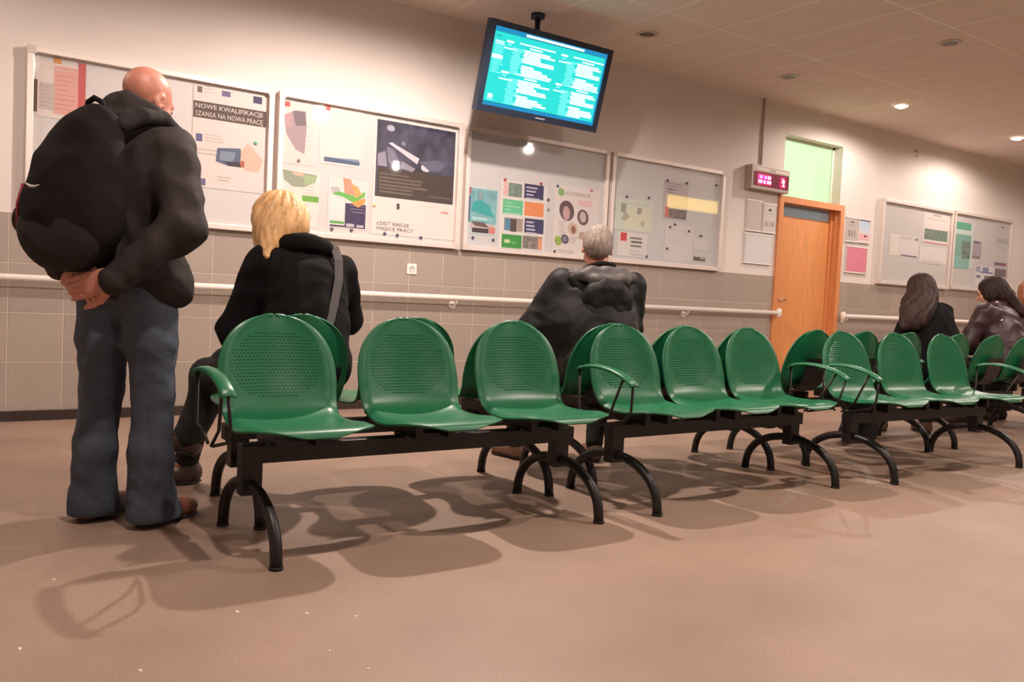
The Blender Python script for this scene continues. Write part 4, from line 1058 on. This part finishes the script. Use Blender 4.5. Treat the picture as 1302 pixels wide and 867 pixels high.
# long-haired woman in a fluffy black coat
J = dict(pelvis=V3(0,-.12,.54),chest=V3(.01,-.01,.83),neck=V3(.0,.04,.975),nape=V3(-.01,.07,1.02),
         shL=V3(-.14,.02,.925),shR=V3(.15,.02,.935),elL=V3(-.20,.10,.68),elR=V3(.20,.10,.70),wrL=V3(-.08,.32,.65),wrR=V3(.08,.32,.65),
         hipL=V3(-.09,-.05,.51),hipR=V3(.09,-.05,.51),knL=V3(-.10,.36,.50),knR=V3(.10,.36,.50),anL=V3(-.10,.30,.09),anR=V3(.22,.14,.09),toL=V3(-.12,.46,.02),toR=V3(.30,.28,.02))
hc = V3(-.01,.09,1.10); HR = rotm(R(40),R(14),R(-4))
o = seated('woman with long brown hair and a black fluffy coat seated facing the wall',(6.20,-2.50,0),R(8),J,hc,HR,mat('fluffy_black',(17,14,16),.95,var=.3,scale=60,bump=.7,bscale=140,spec=.2),M_blk,mat('brown_shoe',(110,80,62),.5),.95,.9,1.0,41,rough=.009)
h = Clay(); P = lambda x,y,z: hc+HR@V3(x,y,z)
h.ell(P(0,-.02,.03),(.096,.110,.094),.03,HR); h.ell(P(-.005,-.06,-.07),(.110,.080,.13),.05,HR); h.ell(P(-.05,-.115,-.17),(.11,.080,.14),.06,HR); h.ell(P(-.08,-.14,-.24),(.09,.065,.10),.06,HR); h.cap(P(-.09,-.08,-.12),P(-.16,-.13,-.31),.060,.028,.05); h.cap(P(-.03,-.11,-.16),P(-.07,-.16,-.30),.055,.025,.05)
h.ell(P(0,.11,-.05),(.064,.06,.10),.02,HR,-1)
h.mesh('hair', .007, mat('hair_brown',(54,37,32),.55,var=.35,scale=14,stretch=(3,3,.6),bump=.4,bscale=45,spec=.3), o, noise=hair_noise(.003,19,hc,5))
# dark-haired woman in a maroon jacket, turned in profile
J = dict(pelvis=V3(0,-.10,.54),chest=V3(0,.02,.85),neck=V3(0,.05,1.0),nape=V3(0,.09,1.045),
         shL=V3(-.17,.03,.955),shR=V3(.17,.03,.955),elL=V3(-.25,.12,.70),elR=V3(.26,.10,.70),wrL=V3(-.10,.33,.64),wrR=V3(.10,.33,.64),
         hipL=V3(-.09,-.05,.51),hipR=V3(.09,-.05,.51),knL=V3(-.10,.36,.50),knR=V3(.10,.36,.50),anL=V3(-.10,.30,.09),anR=V3(.10,.30,.09),toL=V3(-.12,.46,.02),toR=V3(.12,.46,.02))
hc = V3(.0,.12,1.135); HR = rotm(R(-24),R(22),R(0))
o = seated('dark-haired woman in a maroon leather jacket turned in profile on the wall-side bench',(7.34,-2.47,0),R(8),J,hc,HR,mat('maroon_leather',(56,34,38),.45,var=.25,scale=12,bump=.2,bscale=60),M_blk,M_bshoe,.96,.92,1.05,51)
h = Clay(); P = lambda x,y,z: hc+HR@V3(x,y,z)
h.ell(P(0,-.026,.034),(.090,.104,.090),.03,HR); h.ell(P(.01,-.085,-.04),(.080,.060,.10),.05,HR); h.cap(P(.03,-.10,-.08),P(.05,-.16,-.25),.062,.03,.04)
h.ell(P(-.065,-.005,-.02),(.035,.06,.07),.03,HR); h.ell(P(.065,-.005,-.02),(.035,.06,.07),.03,HR); h.ell(P(0,.105,-.065),(.105,.065,.085),.015,HR,-1)
h.mesh('hair', .007, mat('hair_dark',(44,28,26),.6,spec=.25,var=.3,scale=14,stretch=(3,3,.6),bump=.4,bscale=45), o, noise=hair_noise(.0026,19,hc,6))
for p in ((-.13,-.03,1.045),(.15,-.035,1.045),(-.16,-.105,.90)):
    MB().lathe([(0.0001,-.014),(.010,-.010),(.014,0),(.010,.010),(.0001,.014)], p, 12).build('metal_stud', M_steel, o)
# person at the far end, reddish hair
J2 = {k: v.copy() for k,v in J.items()}
hc = V3(0,.09,1.15); HR = rotm(R(62),R(12),0)
o = seated('person with reddish hair at the far end, beside the woman in maroon',(8.04,-2.45,0),R(-5),J2,hc,HR,mat('brown_coat',(88,60,50),.7,var=.2,scale=12,bump=.2,bscale=60),M_blk,M_bshoe,.97,.95,1.05,61)
h = Clay(); P = lambda x,y,z: hc+HR@V3(x,y,z)
h.ell(P(0,-.02,.03),(.094,.108,.094),.03,HR); h.ell(P(0,-.06,-.05),(.10,.075,.12),.05,HR); h.ell(P(0,.11,-.05),(.064,.06,.10),.02,HR,-1)
h.mesh('hair', .007, mat('hair_red',(150,92,60),.5,var=.3,scale=14,stretch=(3,3,.6),bump=.4,bscale=45), o, noise=hair_noise(.003,19,hc,7))
# black bag on the floor under the bench
bg = tag(empty('floor_bag',(5.52,-2.42,0)), 'black bag standing on the floor under the wall-side bench', 'bag')
c = Clay(); c.rbox((0,0,.105),(.12,.09,.105),.045,.03); c.ell((-.12,-.02,.075),(.11,.08,.075),.05)
c.mesh('bag_body', .009, MATS['bag_black'], bg, cut=lambda X,Y,Z: .001-Z, noise=folds(.006,.12,71))
MB().tube([(-.06,0,.195),(-.05,0,.25),(0,0,.27),(.05,0,.25),(.06,0,.195)], .008, 8).build('handle', MATS['bag_black'], bg)

# crumbs of white paper on the floor
def fp(px, py):
    d = AF+AR*(px-651)/F_PX-AU*(py-433.5)/F_PX; t = -CAM[2]/d[2]; return CAM+t*d
M_scrap = mat('paper_white',(235,228,220),.7)
rq = random.Random(8)
for (px,py) in ((68,737),(25,825),(178,853),(301,778),(390,780),(453,784),(419,828),(468,851)):
    p = fp(px,py); m_ = MB(); s = rq.uniform(.004,.007)
    ring = [(s*rq.uniform(.6,1.2)*math.cos(a*math.pi/3), s*rq.uniform(.6,1.2)*math.sin(a*math.pi/3)) for a in range(6)]
    m_.add([(x,y,0) for x,y in ring]+[(x*.7,y*.7,.003) for x,y in ring], [tuple(range(6))[::-1],tuple(range(6,12))]+[(k,(k+1)%6,6+(k+1)%6,6+k) for k in range(6)])
    o = m_.build('paper_scrap', M_scrap); o.location = (float(p[0]),float(p[1]),0.0); tag(o,'tiny white paper crumb on the open floor before the benches','paper scrap','paper crumbs on the floor')
